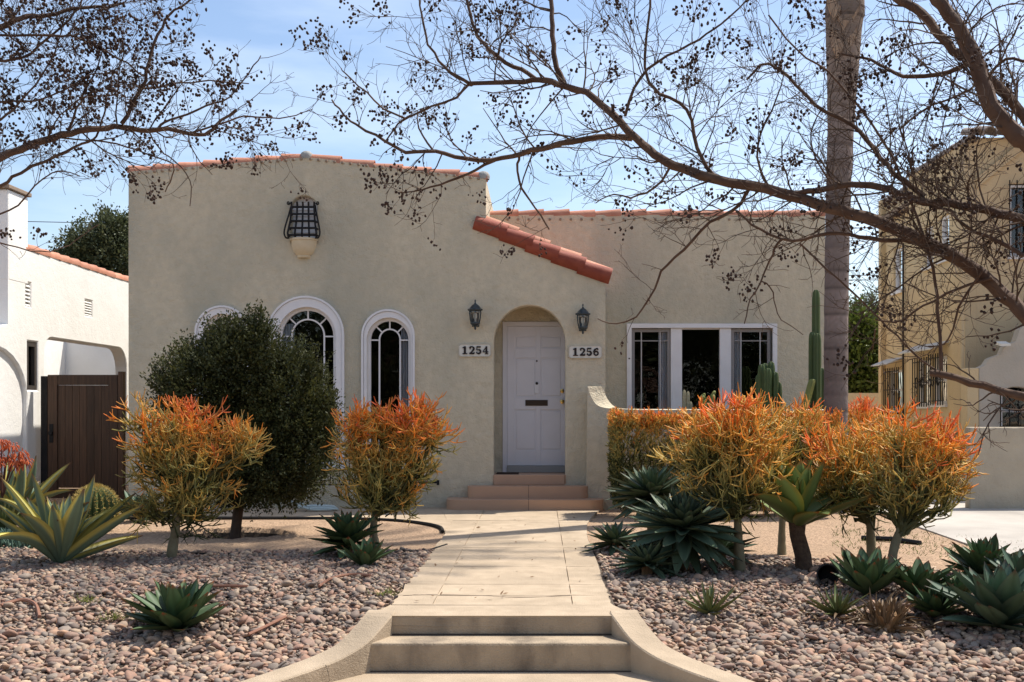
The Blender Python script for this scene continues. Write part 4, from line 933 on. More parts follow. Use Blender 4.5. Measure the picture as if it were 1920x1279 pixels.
# dead agave stump with dry leaves, cut pipe
b = G(1660, 1182); sp_ = E('agave_stump', 'dry cut agave stump with frayed leaf bases', 'stump', b)
MB().lathe(b, [(.10, -.03), (.11, .03), (.09, .10), (.075, .14), (.05, .13), (.03, .09), (0, .085)], 18).build('core', M('dry_fibre', (.36, .22, .11), .95, (.13, .07, .038), 22, 1.6, .02, 34, stretch=(3, 3, .6)), sp_, smooth=True)
for i in range(90):
    a_ = i * 2.4; f = i / 90; lowr = i > 60; rr = random.uniform(.06, .11)
    q = Matrix.Translation(b + Vector((rr * math.cos(a_), rr * math.sin(a_), random.uniform(.0, .06)))) @ Matrix.Rotation(a_, 4, 'Z') @ Matrix.Rotation(-R(random.uniform(-10, 40) if lowr else random.gauss(82, 14)), 4, 'Y') @ Matrix.Rotation(random.gauss(0, .5), 4, 'X') @ Matrix.Diagonal((random.uniform(.12, .26) if lowr else random.uniform(.15, .26),) * 3 + (1,))
    link('dry_leaf', random.choice(lf_dry), sp_, q)
for (px, py) in ((1700, 1172), (1600, 1165), (1740, 1190), (1570, 1172)):
    c = G(px, py); dl = E('dead_leaf_litter', 'curled dead agave leaves lying near the dry stump', 'dead leaves', c, 'dead leaves round the stump')
    for i in range(9): link('dry_leaf', random.choice(lf_dry), dl, Matrix.Translation(c + Vector((random.gauss(0, .07), random.gauss(0, .05), .045))) @ Matrix.Rotation(random.uniform(0, 6.28), 4, 'Z') @ Matrix.Rotation(-R(random.uniform(-5, 25)), 4, 'Y') @ Matrix.Scale(random.uniform(.12, .24), 4))
b = G(1552, 1098)
po = E('black_pot', 'small black plastic pot lying on the pebbles', 'pot', b)
rotm = lambda v: Vector((v[0], v[1], v[2]))
mb = MB(); mb.lathe((0, 0, 0), [(.0, -.10), (.07, -.10), (.085, .09), (.093, .09), (.093, .105), (.08, .105), (.066, -.08), (0, -.08)], 18)
qr = Matrix.Translation(b + Vector((0, 0, .085))) @ Matrix.Rotation(R(78), 4, 'X') @ Matrix.Rotation(R(-14), 4, 'Y')
mb.v = [tuple(qr @ Vector(v)) for v in mb.v]; mb.build('shell', m_rubber, po, smooth=True)
# aloe flowers
af = E('coral_aloe', 'aloe with branching coral red flower heads at the white wall', 'aloe', (XA(8, 12.6), 12.6, 0))
rosette('x', '', '', (XA(8, 12.6), 12.6, .08), 22, .62, lf_aloe, 78, 20, 6, parent=af)
acf = Acc()
for k, (px, py) in enumerate(((-14, 842), (2, 828), (20, 836), (38, 850), (12, 858), (46, 862), (28, 868), (-6, 866), (-25, 850))):
    c = np.array(P(px, py, 12.6 + random.uniform(-.12, .12))); b0 = np.array([XA(4, 12.6), 12.6, .45])
    v, f = tubes(smooth_path([b0, b0 * .45 + c * .55 + np.array([0, 0, .1]), c], 6)[None], np.array([[.009, .008, .007, .006, .005, .004]]), 5); acf.add(v, f, np.tile([.16, .07, .05], (len(v), 1)))
    n = 60; d = nrm(rng.normal(0, 1, (n, 3)) * [1, 1, .6]); st0 = c + d * .05 * rng.uniform(.3, 1.6, (n, 1)); en = st0 + d * .03 + np.array([0, 0, -.045]) * rng.uniform(.5, 1.2, (n, 1))
    v, f = tubes(np.stack([st0, (st0 + en) / 2 + [0, 0, .004], en], 1), np.tile([.004, .006, .004], (n, 1)), 4); acf.add(v, f, np.tile([.62, .14, .045], (len(v), 1)) * rng.uniform(.7, 1.2, (len(v), 1)))
acf.build('flower_head', m_leaf, af)
# low blue succulent mat under the aloe
ac = Acc(); n = 900
px_ = rng.uniform(-30, 62, n); yy = rng.uniform(11.6, 12.7, n); x = (px_ - VX) * yy / F; b0 = np.stack([x, yy, np.full(n, -.02) + rng.uniform(0, .06, n)], 1)
d = nrm(rng.normal(0, .5, (n, 3)) + [0, 0, .8]); v, f = tubes(np.stack([b0, b0 + d * .06, b0 + d * .12], 1), np.tile([.010, .011, .002], (n, 1)), 4)
ac.add(v, f, np.repeat(np.array([.10, .17, .13]) * rng.uniform(.6, 1.3, (n, 1)), 12, axis=0)); o = ac.build('blue_chalk_sticks', m_leaf); tag(o, 'low mat of blue-green finger succulents under the coral aloe', 'ground cover', kind='stuff')
# barrel cactus
def barrel(c, r, h, label):
    t = E('barrel_cactus', label, 'cactus', (c[0], c[1], c[2])); nr, mv = 22, 14; vs, fs = [], []; K = nr * 4
    for j in range(mv + 1):
        ph = -.25 * math.pi + (.75 * math.pi) * j / mv; rr = math.cos(ph); zz = math.sin(ph)
        for i in range(K):
            a = 2 * math.pi * i / K; rb = 1 + .10 * math.cos(a * nr) * min(1, rr * 2); vs.append((c[0] + r * rr * rb * math.cos(a), c[1] + r * rr * rb * math.sin(a), c[2] + h * (.707 + zz) / 1.707))
    for j in range(mv):
        for i in range(K): fs.append((j * K + i, j * K + (i + 1) % K, (j + 1) * K + (i + 1) % K, (j + 1) * K + i))
    MB().poly(vs, fs).build('body', m_cact, t, smooth=True)
    acs = Acc(); st_, en = [], []
    for i in range(nr):
        a = 2 * math.pi * i / nr
        for j in range(17):
            ph = -.2 * math.pi + .68 * math.pi * j / 16; p = np.array([c[0] + 1.1 * r * math.cos(ph) * math.cos(a), c[1] + 1.1 * r * math.cos(ph) * math.sin(a), c[2] + h * (.707 + math.sin(ph)) / 1.707]); o_ = np.array([math.cos(ph) * math.cos(a), math.cos(ph) * math.sin(a), math.sin(ph)])
            for q in range(7):
                d = nrm(o_ * .7 + rng.normal(0, .6, 3)); st_.append(p - o_ * .01); en.append(p + d * rng.uniform(.02, .045) * r / .22)
    s_, e_ = np.array(st_), np.array(en); v, f = tubes(np.stack([s_, (s_ + e_) / 2, e_], 1), np.tile([.0022, .0018, .0006], (len(s_), 1)), 3); acs.add(v, f); o = acs.build('spines', m_spine, t); o['kind'] = 'stuff'
barrel((XA(178, 13.4), 13.4, .03), .25, .50, 'round golden barrel cactus in front of the wooden gate')
barrel((XA(62, 13.6), 13.6, .0), .16, .34, 'smaller barrel cactus half hidden behind the yellow-edged agaves')
# column cacti behind the hedge
def column(c, h, r, t, ribs=7, lean=(0, 0), mat=m_cact, name='stem'):
    K = ribs * 4; vs, fs = [], []; prof = [(1, 0), (1.03, .3), (1, .6), (.98, .9), (.95, .955), (.8, .985), (.45, .998), (.02, 1.0)]
    for q, (rr, tt) in enumerate(prof):
        for i in range(K):
            a = 2 * math.pi * i / K; rb = rr * r * (1 + .16 * math.cos(a * ribs)); vs.append((c[0] + rb * math.cos(a) + lean[0] * tt, c[1] + rb * math.sin(a) + lean[1] * tt, c[2] + h * tt))
    for j in range(len(prof) - 1):
        for i in range(K): fs.append((j * K + i, j * K + (i + 1) % K, (j + 1) * K + (i + 1) % K, (j + 1) * K + i))
    MB().poly(vs, fs).build(name, mat, t, smooth=True)
CY = 16.95
c1 = E('column_cactus', 'clump of ribbed column cacti in front of the triple window', 'cactus', (XA(1441, CY), CY, 0))
for px, py, dy in ((1428, 683, 0), (1434, 681, .08), (1440, 690, -.1), (1446, 678, .05), (1453, 697, -.05), (1459, 716, 0), (1423, 702, .1)): column((XA(px, CY + dy), CY + dy, 0), ZA(py, CY + dy), .052, c1, 6)
c2 = E('column_cactus', 'tall ribbed column cactus beside the palm trunk', 'cactus', (XA(1530, CY), CY, 0))
for px, py, dy, r_ in ((1530, 543, 0, .056), (1523, 622, -.1, .05), (1533, 625, -.16, .05), (1541, 690, -.05, .045)): column((XA(px, CY + dy), CY + dy, 0), ZA(py, CY + dy), r_, c2, 6)
c3 = E('leaning_cactus', 'yellow-green leaning cactus arm left of the tall column cactus', 'cactus', (XA(1510, 16.7), 16.7, 0))
column((XA(1506, 16.7) - .12, 16.7, .9), 1.0, .05, c3, 4, (.26, 0), m_cactY)
c4 = E('white_torch_cactus', 'pair of thin woolly white cacti before the middle pane', 'cactus', (XA(1288, CY), CY, 0))
for px, py in ((1283, 731), (1290, 734), (1295, 753)): column((XA(px, CY), CY, 0.3), ZA(py, CY) - .3, .024, c4, 9, mat=M('woolly_cactus', (.42, .38, .26), .9, (.3, .28, .18), 30))
c5 = E('cholla_cactus', 'small jointed cholla cactus before the middle pane', 'cactus', (XA(1328, CY), CY, 0))
acc = MB()
for k in range(16):
    px, py = random.uniform(1316, 1340), random.uniform(738, 770); c = P(px, py, CY + random.uniform(-.1, .1)); q = Vector((random.gauss(0, .5), random.gauss(0, .3), 1)).normalized()
    acc.tube([c - q * .07, c - q * .04, c, c + q * .04, c + q * .055], [.014, .026, .028, .024, .008], 7)
acc.tube([P(1328, 780, CY), (XA(1328, CY), CY, .4)], .03, 7); acc.build('joints', m_cactY, c5, smooth=True)

# ------------------------------------------------------------------ fire stick plants
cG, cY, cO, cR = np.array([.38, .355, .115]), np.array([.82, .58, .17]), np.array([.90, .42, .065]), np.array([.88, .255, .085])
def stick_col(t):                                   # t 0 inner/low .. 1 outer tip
    t = np.clip(t, -.3, 1)[..., None]; k = np.array([-.3, .02, .42, .72, 1.0]); cs = [np.array([.07, .085, .022]), cG, cY, cO, cR]; o = np.zeros(t.shape[:-1] + (3,))  # lowest stop paints shaded depth into the low, inner sticks
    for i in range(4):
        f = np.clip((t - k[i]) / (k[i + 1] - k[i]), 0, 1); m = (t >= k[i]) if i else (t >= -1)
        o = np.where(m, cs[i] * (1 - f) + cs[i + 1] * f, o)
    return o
def sticks(acc, o, d, heat, L0=.11, r=.0063, gens=3, kids=(2, 3), sp=.62, m=4):
    # o, d (n,3): start and heading of the first joints; each joint forks into a tuft
    for g_ in range(gens):
        n = len(o); ln = L0 * (1.0, .85, .75, .7)[g_] * rng.uniform(.6, 1.3, (n, 1))
        bend = nrm(np.array([0, 0, .35]) + rng.normal(0, .28, (n, 3))); mid = o + d * ln * .5; end = mid + nrm(d + bend * .35) * ln * .5
        rr = r * (1.25, 1.0, .85, .8)[g_] * rng.uniform(.85, 1.15, (n, 1)); last = g_ == gens - 1
        v, f = tubes(np.stack([o, mid, end], 1), np.concatenate([rr, rr * .95, rr * (.5 if last else .9)], 1), m)
        h0 = heat - .34 * (1 - g_ / max(1, gens - 1)); h1 = heat - .34 * (1 - (g_ + 1) / max(1, gens - 1)) * (0 if last else 1)
        c = stick_col(np.stack([h0, (h0 + h1) / 2, h1 + (.10 if last else 0)], 1)); c = np.repeat(c, m, axis=1).reshape(-1, 3) * np.repeat(rng.uniform(.62, 1.25, (n, 1)), 3 * m, axis=0)
        acc.add(v, f, c)
        if not last:
            k = kids[min(g_, len(kids) - 1)]; dd = nrm(end - mid)
            o = np.repeat(end - dd * .006, k, axis=0); d = nrm(np.repeat(dd, k, axis=0) + rng.normal(0, sp, (n * k, 3)) + [0, 0, .08]); heat = np.repeat(heat, k) + rng.normal(0, .07, n * k)
def fire_stick(label, trunk, lobes, hot=.0, trunk_r=.05, dens=1.0, L0=.11, name='fire_stick_plant'):
    # trunk: list of (px,py,Y); lobes: (px, py, rx_px, ry_px, Y, heat)
    tp = [P(*q) for q in trunk]; t = E(name, label, 'succulent', (tp[0].x, tp[0].y, tp[0].z))
    pts = smooth_path([tuple(q) for q in tp], 8); pts[0, 2] -= .05
    MB().tube(pts, list(np.linspace(trunk_r, trunk_r * .62, 8) * rng.uniform(.93, 1.07, 8)), 10).build('trunk', m_stalk, t, smooth=True)
    acc = Acc(); top = np.array(tp[-1]); brn = []
    for (px, py, rx, ry_, Y, heat) in lobes:
        s = Y / F; c = np.array(P(px, py, Y)); rad = np.array([rx * s, rx * s * .9, ry_ * s]); n = int(125 * dens * (rad[0] * rad[2]) / .09)
        q = nrm(rng.normal(0, 1, (n, 3))) * rng.uniform(.1, 1, (n, 1)) ** .4; p = c + q * rad * rng.uniform(.7, 1.02, (n, 1))
        ht = q[:, 2] * .5 + .5; out_ = nrm((p - top) * [1, 1, .6] + [0, 0, .30]); d = nrm(out_ * .45 + q * .75 + [0, 0, .22] + rng.normal(0, .32, (n, 3)))
        o = p - d * L0 * .9
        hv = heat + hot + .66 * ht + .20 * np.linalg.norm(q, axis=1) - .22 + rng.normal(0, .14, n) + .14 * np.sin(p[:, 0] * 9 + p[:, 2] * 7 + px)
        sticks(acc, o, d, hv, L0 * 1.32)
        m = max(4, int(rx * ry_ / 520)); k = rng.choice(n, min(m, n), replace=False)
        for i in k: brn.append(smooth_path([top + rng.normal(0, .015, 3) - [0, 0, .08 * random.random()], top * .5 + o[i] * .5 + rng.normal(0, .03, 3) + (np.array(c) - top) * .08, o[i], o[i] + d[i] * .06], 6))
    B = np.array(brn); v, f = tubes(B, np.tile(np.linspace(trunk_r * .42, .006, 6), (len(B), 1)), 5); acc.add(v, f, np.tile([.15, .15, .06], (len(v), 1)) * rng.uniform(.8, 1.2, (len(v), 1)))
    o = acc.build('crown', m_stick, t); return t
def gp(px, py): p = G(px, py); return (px, py, p.y)
b = gp(320, 1050); Y = b[2]
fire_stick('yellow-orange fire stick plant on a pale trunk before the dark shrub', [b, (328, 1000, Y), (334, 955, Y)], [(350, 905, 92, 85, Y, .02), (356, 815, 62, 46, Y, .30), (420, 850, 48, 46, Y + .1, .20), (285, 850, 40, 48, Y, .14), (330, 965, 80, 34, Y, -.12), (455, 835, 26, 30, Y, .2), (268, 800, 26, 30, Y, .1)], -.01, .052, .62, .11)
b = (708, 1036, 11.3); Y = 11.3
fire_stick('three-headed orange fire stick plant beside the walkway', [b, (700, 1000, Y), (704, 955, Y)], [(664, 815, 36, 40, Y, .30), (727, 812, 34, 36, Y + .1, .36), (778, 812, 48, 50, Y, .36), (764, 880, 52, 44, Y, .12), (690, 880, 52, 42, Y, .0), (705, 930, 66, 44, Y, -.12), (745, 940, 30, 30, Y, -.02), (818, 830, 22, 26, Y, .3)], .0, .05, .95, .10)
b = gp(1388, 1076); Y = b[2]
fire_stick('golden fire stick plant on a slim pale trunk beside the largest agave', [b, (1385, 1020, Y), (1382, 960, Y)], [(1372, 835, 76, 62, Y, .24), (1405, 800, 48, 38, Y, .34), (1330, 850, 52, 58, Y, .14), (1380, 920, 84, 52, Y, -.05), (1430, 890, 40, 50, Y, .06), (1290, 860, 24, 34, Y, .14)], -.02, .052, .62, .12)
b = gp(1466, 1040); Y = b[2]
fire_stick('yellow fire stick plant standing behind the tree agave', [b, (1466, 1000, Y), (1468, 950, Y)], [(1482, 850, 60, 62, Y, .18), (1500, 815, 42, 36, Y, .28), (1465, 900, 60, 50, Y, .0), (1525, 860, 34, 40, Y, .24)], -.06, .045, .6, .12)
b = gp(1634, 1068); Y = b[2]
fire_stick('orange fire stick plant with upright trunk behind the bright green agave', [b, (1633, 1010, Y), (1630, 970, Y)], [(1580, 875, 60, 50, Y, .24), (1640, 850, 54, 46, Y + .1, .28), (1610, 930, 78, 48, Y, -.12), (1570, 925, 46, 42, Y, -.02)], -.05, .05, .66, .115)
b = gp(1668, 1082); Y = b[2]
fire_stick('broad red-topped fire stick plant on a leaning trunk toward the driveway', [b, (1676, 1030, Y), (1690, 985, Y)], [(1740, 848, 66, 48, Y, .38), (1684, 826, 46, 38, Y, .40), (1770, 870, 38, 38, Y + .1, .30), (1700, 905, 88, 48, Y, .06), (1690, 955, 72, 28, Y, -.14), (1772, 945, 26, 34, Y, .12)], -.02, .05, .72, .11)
# trimmed hedge of fire sticks
hd = E('fire_stick_hedge', 'clipped box hedge of orange-tipped fire sticks by the porch', 'hedge', (2.6, 15.6, 0))
hx0_, hx1_, hy0_, hy1_, hz_ = 1.00, 4.02, 15.0, 15.95, 1.40
acc = Acc()
def hedge_pts(n, face_):
    u = rng.random((n, 3)); p = np.empty((n, 3))
    p[:, 0] = hx0_ + u[:, 0] * (hx1_ - hx0_); p[:, 1] = hy0_ + u[:, 1] * (hy1_ - hy0_); p[:, 2] = .12 + u[:, 2] * (hz_ - .12)
    if face_ == 'top': p[:, 2] = hz_ - .10 - .08 * u[:, 2]; nn = [0, 0, 1]
    if face_ == 'front': p[:, 1] = hy0_ + .12 * u[:, 1] ** 2 + .10 * np.clip(.5 - p[:, 2], 0, 1); nn = [0, -.65, .75]
    if face_ == 'left': p[:, 0] = hx0_ + .10 * u[:, 0] + .10 * np.clip(.5 - p[:, 2], 0, 1); nn = [-.65, 0, .75]
    if face_ == 'fill': nn = [0, 0, 1]
    return p, nrm(np.array(nn) + rng.normal(0, .38, (n, 3)))
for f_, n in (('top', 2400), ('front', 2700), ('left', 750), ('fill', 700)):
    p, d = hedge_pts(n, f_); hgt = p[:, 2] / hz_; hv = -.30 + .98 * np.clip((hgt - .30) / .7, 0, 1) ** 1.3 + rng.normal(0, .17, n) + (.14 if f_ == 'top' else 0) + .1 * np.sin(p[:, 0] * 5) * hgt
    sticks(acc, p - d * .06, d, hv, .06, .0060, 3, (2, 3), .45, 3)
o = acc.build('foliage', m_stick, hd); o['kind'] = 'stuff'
mb = MB()
for i in range(12):
    x = hx0_ + .15 + (hx1_ - hx0_ - .3) * i / 11; mb.tube([(x, 15.45, -.05), (x + random.uniform(-.1, .1), 15.45, .4), (x + random.uniform(-.15, .15), 15.45, 1.0)], [.03, .025, .012], 6)
mb.build('stems', m_stalk, hd)
Y = 16.4
fire_stick('rounded orange fire stick bush right of the palm trunk', [(1617, 950, Y), (1616, 900, Y), (1615, 870, Y)], [(1614, 800, 40, 40, Y, .36), (1600, 860, 50, 50, Y, .05)], .0, .05, .9, .10)

# ------------------------------------------------------------------ leafy shrub and background trees
def leaf_cloud(name, mat, parent, lobes, size, cols, up=.2, thin=.45, hollow=.25):
    acc = Acc()
    for (c, rad, n, heat) in lobes:
        c, rad = np.array(c), np.array(rad); nb = max(6, n // 26)
        q = nrm(rng.normal(0, 1, (nb, 3))) * (hollow + (1 - hollow) * rng.random((nb, 1)) ** .45) * rng.uniform(.86, 1.10, (nb, 1)); p = c + q * rad; dr = nrm(q + [0, 0, up] + rng.normal(0, .22, (nb, 3)))
        k = n // nb; t = rng.uniform(-.5, 1, (nb, k, 1)); ctr = p[:, None] + dr[:, None] * t * size * 4.2 + rng.normal(0, size * .9, (nb, k, 3))
        ctr = ctr.reshape(-1, 3); m = len(ctr); d = nrm(np.repeat(dr, k, axis=0) + rng.normal(0, .55, (m, 3))); s = nrm(np.cross(d, rng.normal(0, 1, (m, 3)))); L_ = size * rng.uniform(.7, 1.4, (m, 1)); wd = L_ * thin
        v = np.stack([ctr - d * L_ * .5, ctr + s * wd * .5, ctr + d * L_ * .5, ctr - s * wd * .5], 1).reshape(-1, 3); f = np.arange(m * 4).reshape(m, 4)
        br = np.repeat(rng.uniform(.65, 1.3, (nb, 1)), k, axis=0) * rng.uniform(.8, 1.2, (m, 1)); mixv = np.clip(np.repeat(rng.random((nb, 1)), k, axis=0) * .6 + rng.random((m, 1)) * .4 + heat, 0, 1)
        cc = (np.array(cols[0]) * (1 - mixv) + np.array(cols[1]) * mixv) * br; acc.add(v, f, np.repeat(cc, 4, axis=0))
    return acc.build(name, mat, parent, smooth=False)
b = G(440, 1002); SY = b.y
sh = E('dark_shrub', 'dense dark olive-green shrub before the arched windows', 'shrub', b)
mb = MB().tube([(b.x, b.y, b.z - .12), (b.x + .02, b.y, b.z + .12), (b.x + .05, b.y, b.z + .35)], [.075, .06, .06], 9)
for k in range(9):
    a_ = k * 2.4; mb.tube(smooth_path([(b.x + .04, b.y, b.z + .28), (b.x + .05 + .22 * math.cos(a_), b.y + .2 * math.sin(a_), .65), (b.x + .05 + .38 * math.cos(a_), b.y + .08 + .25 * math.sin(a_), 1.1 + .1 * (k % 4)), (b.x + .4 * math.cos(a_ + .3), b.y + .1 + .25 * math.sin(a_ + .3), 1.6)], 8), list(np.linspace(.035, .008, 8)), 6)
mb.build('trunk', m_twig, sh, smooth=True)
sp = lambda px, py, rx, ry_, n, h=0, dy=0: (tuple(P(px, py, SY + dy)), (rx * SY / F, rx * SY / F * .85, ry_ * SY / F), n, h)
leaf_cloud('crown', m_leaf, sh, [sp(385, 745, 92, 95, 20800), sp(540, 770, 82, 95, 20800, .15), sp(455, 700, 80, 90, 16000), sp(520, 860, 105, 85, 22400), sp(390, 850, 95, 80, 17600), sp(465, 900, 120, 55, 11200, -.1), sp(480, 625, 24, 42, 2400), sp(350, 690, 36, 42, 2400), sp(436, 640, 42, 40, 3200), sp(530, 690, 36, 36, 2400, .1), sp(600, 800, 32, 70, 4000, .15), sp(310, 730, 22, 50, 900), sp(575, 690, 28, 34, 900, .1), sp(400, 650, 20, 45, 700)], .036, ((.036, .044, .017), (.10, .10, .028)), .55, .55)
acc = Acc(); n = 90                                 # loose upright sprigs that break the outline
px_ = rng.uniform(300, 615, n); top_y = 640 + np.abs(px_ - 465) ** 1.6 / 45 + rng.uniform(-25, 35, n)
for i in range(n):
    c = np.array(P(px_[i], min(top_y[i], 860), SY + rng.normal(0, .25))); d = nrm(np.array([(px_[i] - 460) / 260, rng.normal(0, .2), 1.0])); k = 46; t = rng.uniform(-.5, 1, (k, 1)); ctr = c + d * t * .17 + rng.normal(0, .012, (k, 3)); dd = nrm(d + rng.normal(0, .6, (k, 3))); s = nrm(np.cross(dd, rng.normal(0, 1, (k, 3)))); L_ = .026 * rng.uniform(.7, 1.3, (k, 1))
    acc.add(np.stack([ctr - dd * L_ * .5, ctr + s * L_ * .24, ctr + dd * L_ * .5, ctr - s * L_ * .24], 1).reshape(-1, 3), np.arange(k * 4).reshape(k, 4), np.tile(np.array([.075, .082, .027]) * rng.uniform(.7, 1.3), (k * 4, 1)))
acc.build('sprigs', m_leaf, sh, smooth=False)['kind'] = 'stuff'
# planting hollow round the shrub
vs, fs = [], []; nn_ = 26
for k in (1.02, .97, .9, .82, .7, .5, .25, .0):
    for i in range(nn_):
        a_ = 2 * math.pi * i / nn_; x, y = TW.x + .60 * k * math.cos(a_), TW.y + .48 * k * math.sin(a_); vs.append((x, y, gz(x, y) + .014))
for j in range(7):
    for i in range(nn_): fs.append((j * nn_ + i, j * nn_ + (i + 1) % nn_, (j + 1) * nn_ + (i + 1) % nn_, (j + 1) * nn_ + i))
o = MB().poly(vs, fs).build('planting_soil', m_soil, smooth=True); tag(o, 'sunken hollow of dark soil under the olive-green shrub', 'soil', kind='structure')

def tree(label, base, h, lobes, size, cols, name='tree', group=None):
    t = E(name, label, 'tree', base, group); x, y, z = base
    mb = MB().tube([(x, y, z - .1), (x + .1, y, z + h * .25), (x, y, z + h * .55)], [.22, .17, .09], 8)
    for k in range(7):
        a_ = k * 2.4; mb.tube([(x, y, z + h * (.25 + .03 * k)), (x + h * .12 * math.cos(a_), y + h * .1 * math.sin(a_), z + h * .5), (x + h * .22 * math.cos(a_), y + h * .2 * math.sin(a_), z + h * .75)], [.09, .06, .02], 5)
    mb.build('trunk', m_twig, t, smooth=True); leaf_cloud('crown', m_leaf, t, lobes, size, cols, .1, .55); return t
bt = lambda px, py, rx, ry_, Y, n, h=0: (tuple(P(px, py, Y)), (rx * Y / F, rx * Y / F, ry_ * Y / F), n, h)
tree('leafy green tree rising behind the white house', (XA(175, 36), 36, 0), 7.5, [bt(205, 445, 50, 36, 36, 7000), bt(160, 480, 42, 34, 36, 6000), bt(225, 495, 50, 55, 36, 8000), bt(128, 505, 30, 36, 36, 3500), bt(180, 555, 80, 55, 36, 7000), bt(222, 425, 22, 22, 36, 1500), bt(140, 455, 18, 18, 36, 900)], .10, ((.035, .05, .025), (.12, .135, .06)), group=None)
tree('bright green tree at the end of the driveway', (XA(1615, 29), 29, 0), 4.6, [bt(1612, 640, 40, 50, 29, 5500, .1), bt(1600, 700, 52, 60, 29, 6500), bt(1640, 690, 40, 60, 29, 5000), bt(1655, 740, 40, 40, 29, 2500)], .12, ((.03, .05, .012), (.13, .17, .03)))
tree('grey-green feathery tree behind the bright green tree', (XA(1640, 38), 38, 0), 6.0, [bt(1632, 590, 30, 26, 38, 2200), bt(1640, 630, 40, 40, 38, 4200), bt(1605, 625, 30, 40, 38, 2500), bt(1640, 690, 50, 60, 38, 4000)], .10, ((.08, .10, .06), (.16, .18, .10)))
for k, (x, y, h, lab) in enumerate(((-15, -15, 7, 'round evergreen tree across the street, facing the white house'), (-7.5, -17, 8.5, 'tall evergreen tree across the street, facing the arched windows'), (-1, -15, 6.5, 'evergreen tree across the street, straight opposite the front door'), (5.5, -17, 9, 'tall evergreen tree across the street, facing the triple window'), (12.5, -15, 7.5, 'round evergreen tree across the street, facing the driveway'))):
    tree(lab, (x, y, -.36), h, [((x, y, h * .62), (3.4, 2.6, h * .34), 2600, 0), ((x + 1.8, y, h * .45), (2.6, 2.2, h * .3), 1600, 0), ((x - 2, y, h * .42), (2.4, 2.2, h * .28), 1600, 0)], .42, ((.03, .042, .02), (.08, .095, .035)))
for k, (py0, py1, Y) in enumerate(((517, 514, 46), (525, 523, 46.5))):
    o = MB().tube([P(1200, py0 - 10, Y), P(1500, py0, Y), P(1650, py1 + 2, Y), P(2000, py1 - 6, Y)], .018, 5).build('power_line', m_rubber); tag(o, 'thin power line beyond the driveway, ' + ('upper' if k == 0 else 'lower') + ' of the two', 'power line')
o = MB().tube([P(-200, 410, 48), P(120, 417, 48), P(330, 419, 48)], .016, 5).build('power_line', m_rubber); tag(o, 'thin power line crossing behind the white house', 'power line')

# ------------------------------------------------------------------ palm
pmY = 16.1
pm = E('palm_tree', 'tall grey ringed palm trunk at the right corner of the bungalow', 'palm', (XA(1566, pmY), pmY, 0))
cen = [(1566, 972, 23), (1567, 800, 22), (1568, 600, 22), (1571, 400, 22.5), (1576, 250, 24), (1580, 130, 29), (1582, 60, 33), (1585, 0, 35), (1590, -120, 30), (1600, -400, 24), (1612, -800, 22), (1622, -1080, 20)]
pp = smooth_path([(*P(a_, b_, pmY), c_ * pmY / F) for a_, b_, c_ in cen], 420)
zz = pp[:, 2]; ringp = zz / .26 + .3 * np.sin(zz * 3.1) + .15 * np.sin(zz * 7.7); fr_z = ringp - np.floor(ringp); rad = pp[:, 3] * (1 + .030 * (1 - fr_z) - .022 * (fr_z < .10)) * (1 + .012 * np.sin(zz * 9))
pp[0, 2] = -.1
tk = MB().tube(pp[:, :3], list(rad), 22).build('trunk', m_palm, pm, smooth=False); tk.data.polygons.foreach_set('use_smooth', [True] * (419 * 22 + 2))
cz = np.where(fr_z < .10, .34, .72 + .42 * fr_z) * (.85 + .22 * np.sin(zz * 2.3 + 1) + .1 * np.sin(zz * 5.1)); cz = cz[:, None] * (np.array([.235, .185, .165]) * (1 - np.clip((zz - 5.2) / 1.5, 0, 1))[:, None] + np.array([.33, .25, .19]) * np.clip((zz - 5.2) / 1.5, 0, 1)[:, None])
setcol(tk.data, np.repeat(cz, 22, axis=0) * rng.uniform(.85, 1.12, (420 * 22, 1)))
for k, (px, py) in enumerate(((1572, 90), (1596, 70), (1583, 40), (1566, 20), (1602, 20))):
    c = P(px, py, pmY - .24); vs = [(c.x - .10, c.y + .05, c.z + .25), (c.x + .10, c.y + .05, c.z + .25), (c.x + .07, c.y - .02, c.z), (c.x - .02, c.y - .02, c.z - .12), (c.x - .08, c.y + .0, c.z + .02)]
    MB().prism(vs, (0, .04, 0)).build('leaf_boot', m_boot, pm, bevel=.012)
tp = Vector(pp[-1, :3])
for k in range(14):
    a_ = k * 2.4; el = .9 - 1.1 * (k / 14); dh = Vector((math.cos(a_), math.sin(a_), 0)); sp_ = []
    for t in np.linspace(0, 1, 9): sp_.append(tp + dh * (2.6 * t * math.cos(el * (1 - t))) + Vector((0, 0, 1.5 * math.sin(el) * t + .5 * t - 1.5 * t * t)))
    mb = MB().tube(sp_, list(np.linspace(.03, .006, 9)), 5)
    for t in range(2, 46):
        u = t / 46 * 8; i = int(u); p = sp_[i].lerp(sp_[i + 1], u - i); d = (sp_[i + 1] - sp_[i]).normalized(); sd_ = d.cross(Vector((0, 0, 1))).normalized()
        for s in (-1, 1):
            e_ = p + sd_ * s * .5 + d * .25 + Vector((0, 0, -.16)); mb.poly([p, p.lerp(e_, .5) + d * .02, e_, p.lerp(e_, .5) - d * .02], [(0, 1, 2, 3)])
    mb.build('frond', m_leaf_f if 'm_leaf_f' in globals() else globals().setdefault('m_leaf_f', M('palm_frond_green', (.06, .09, .03), .5, trans=.2)), pm)

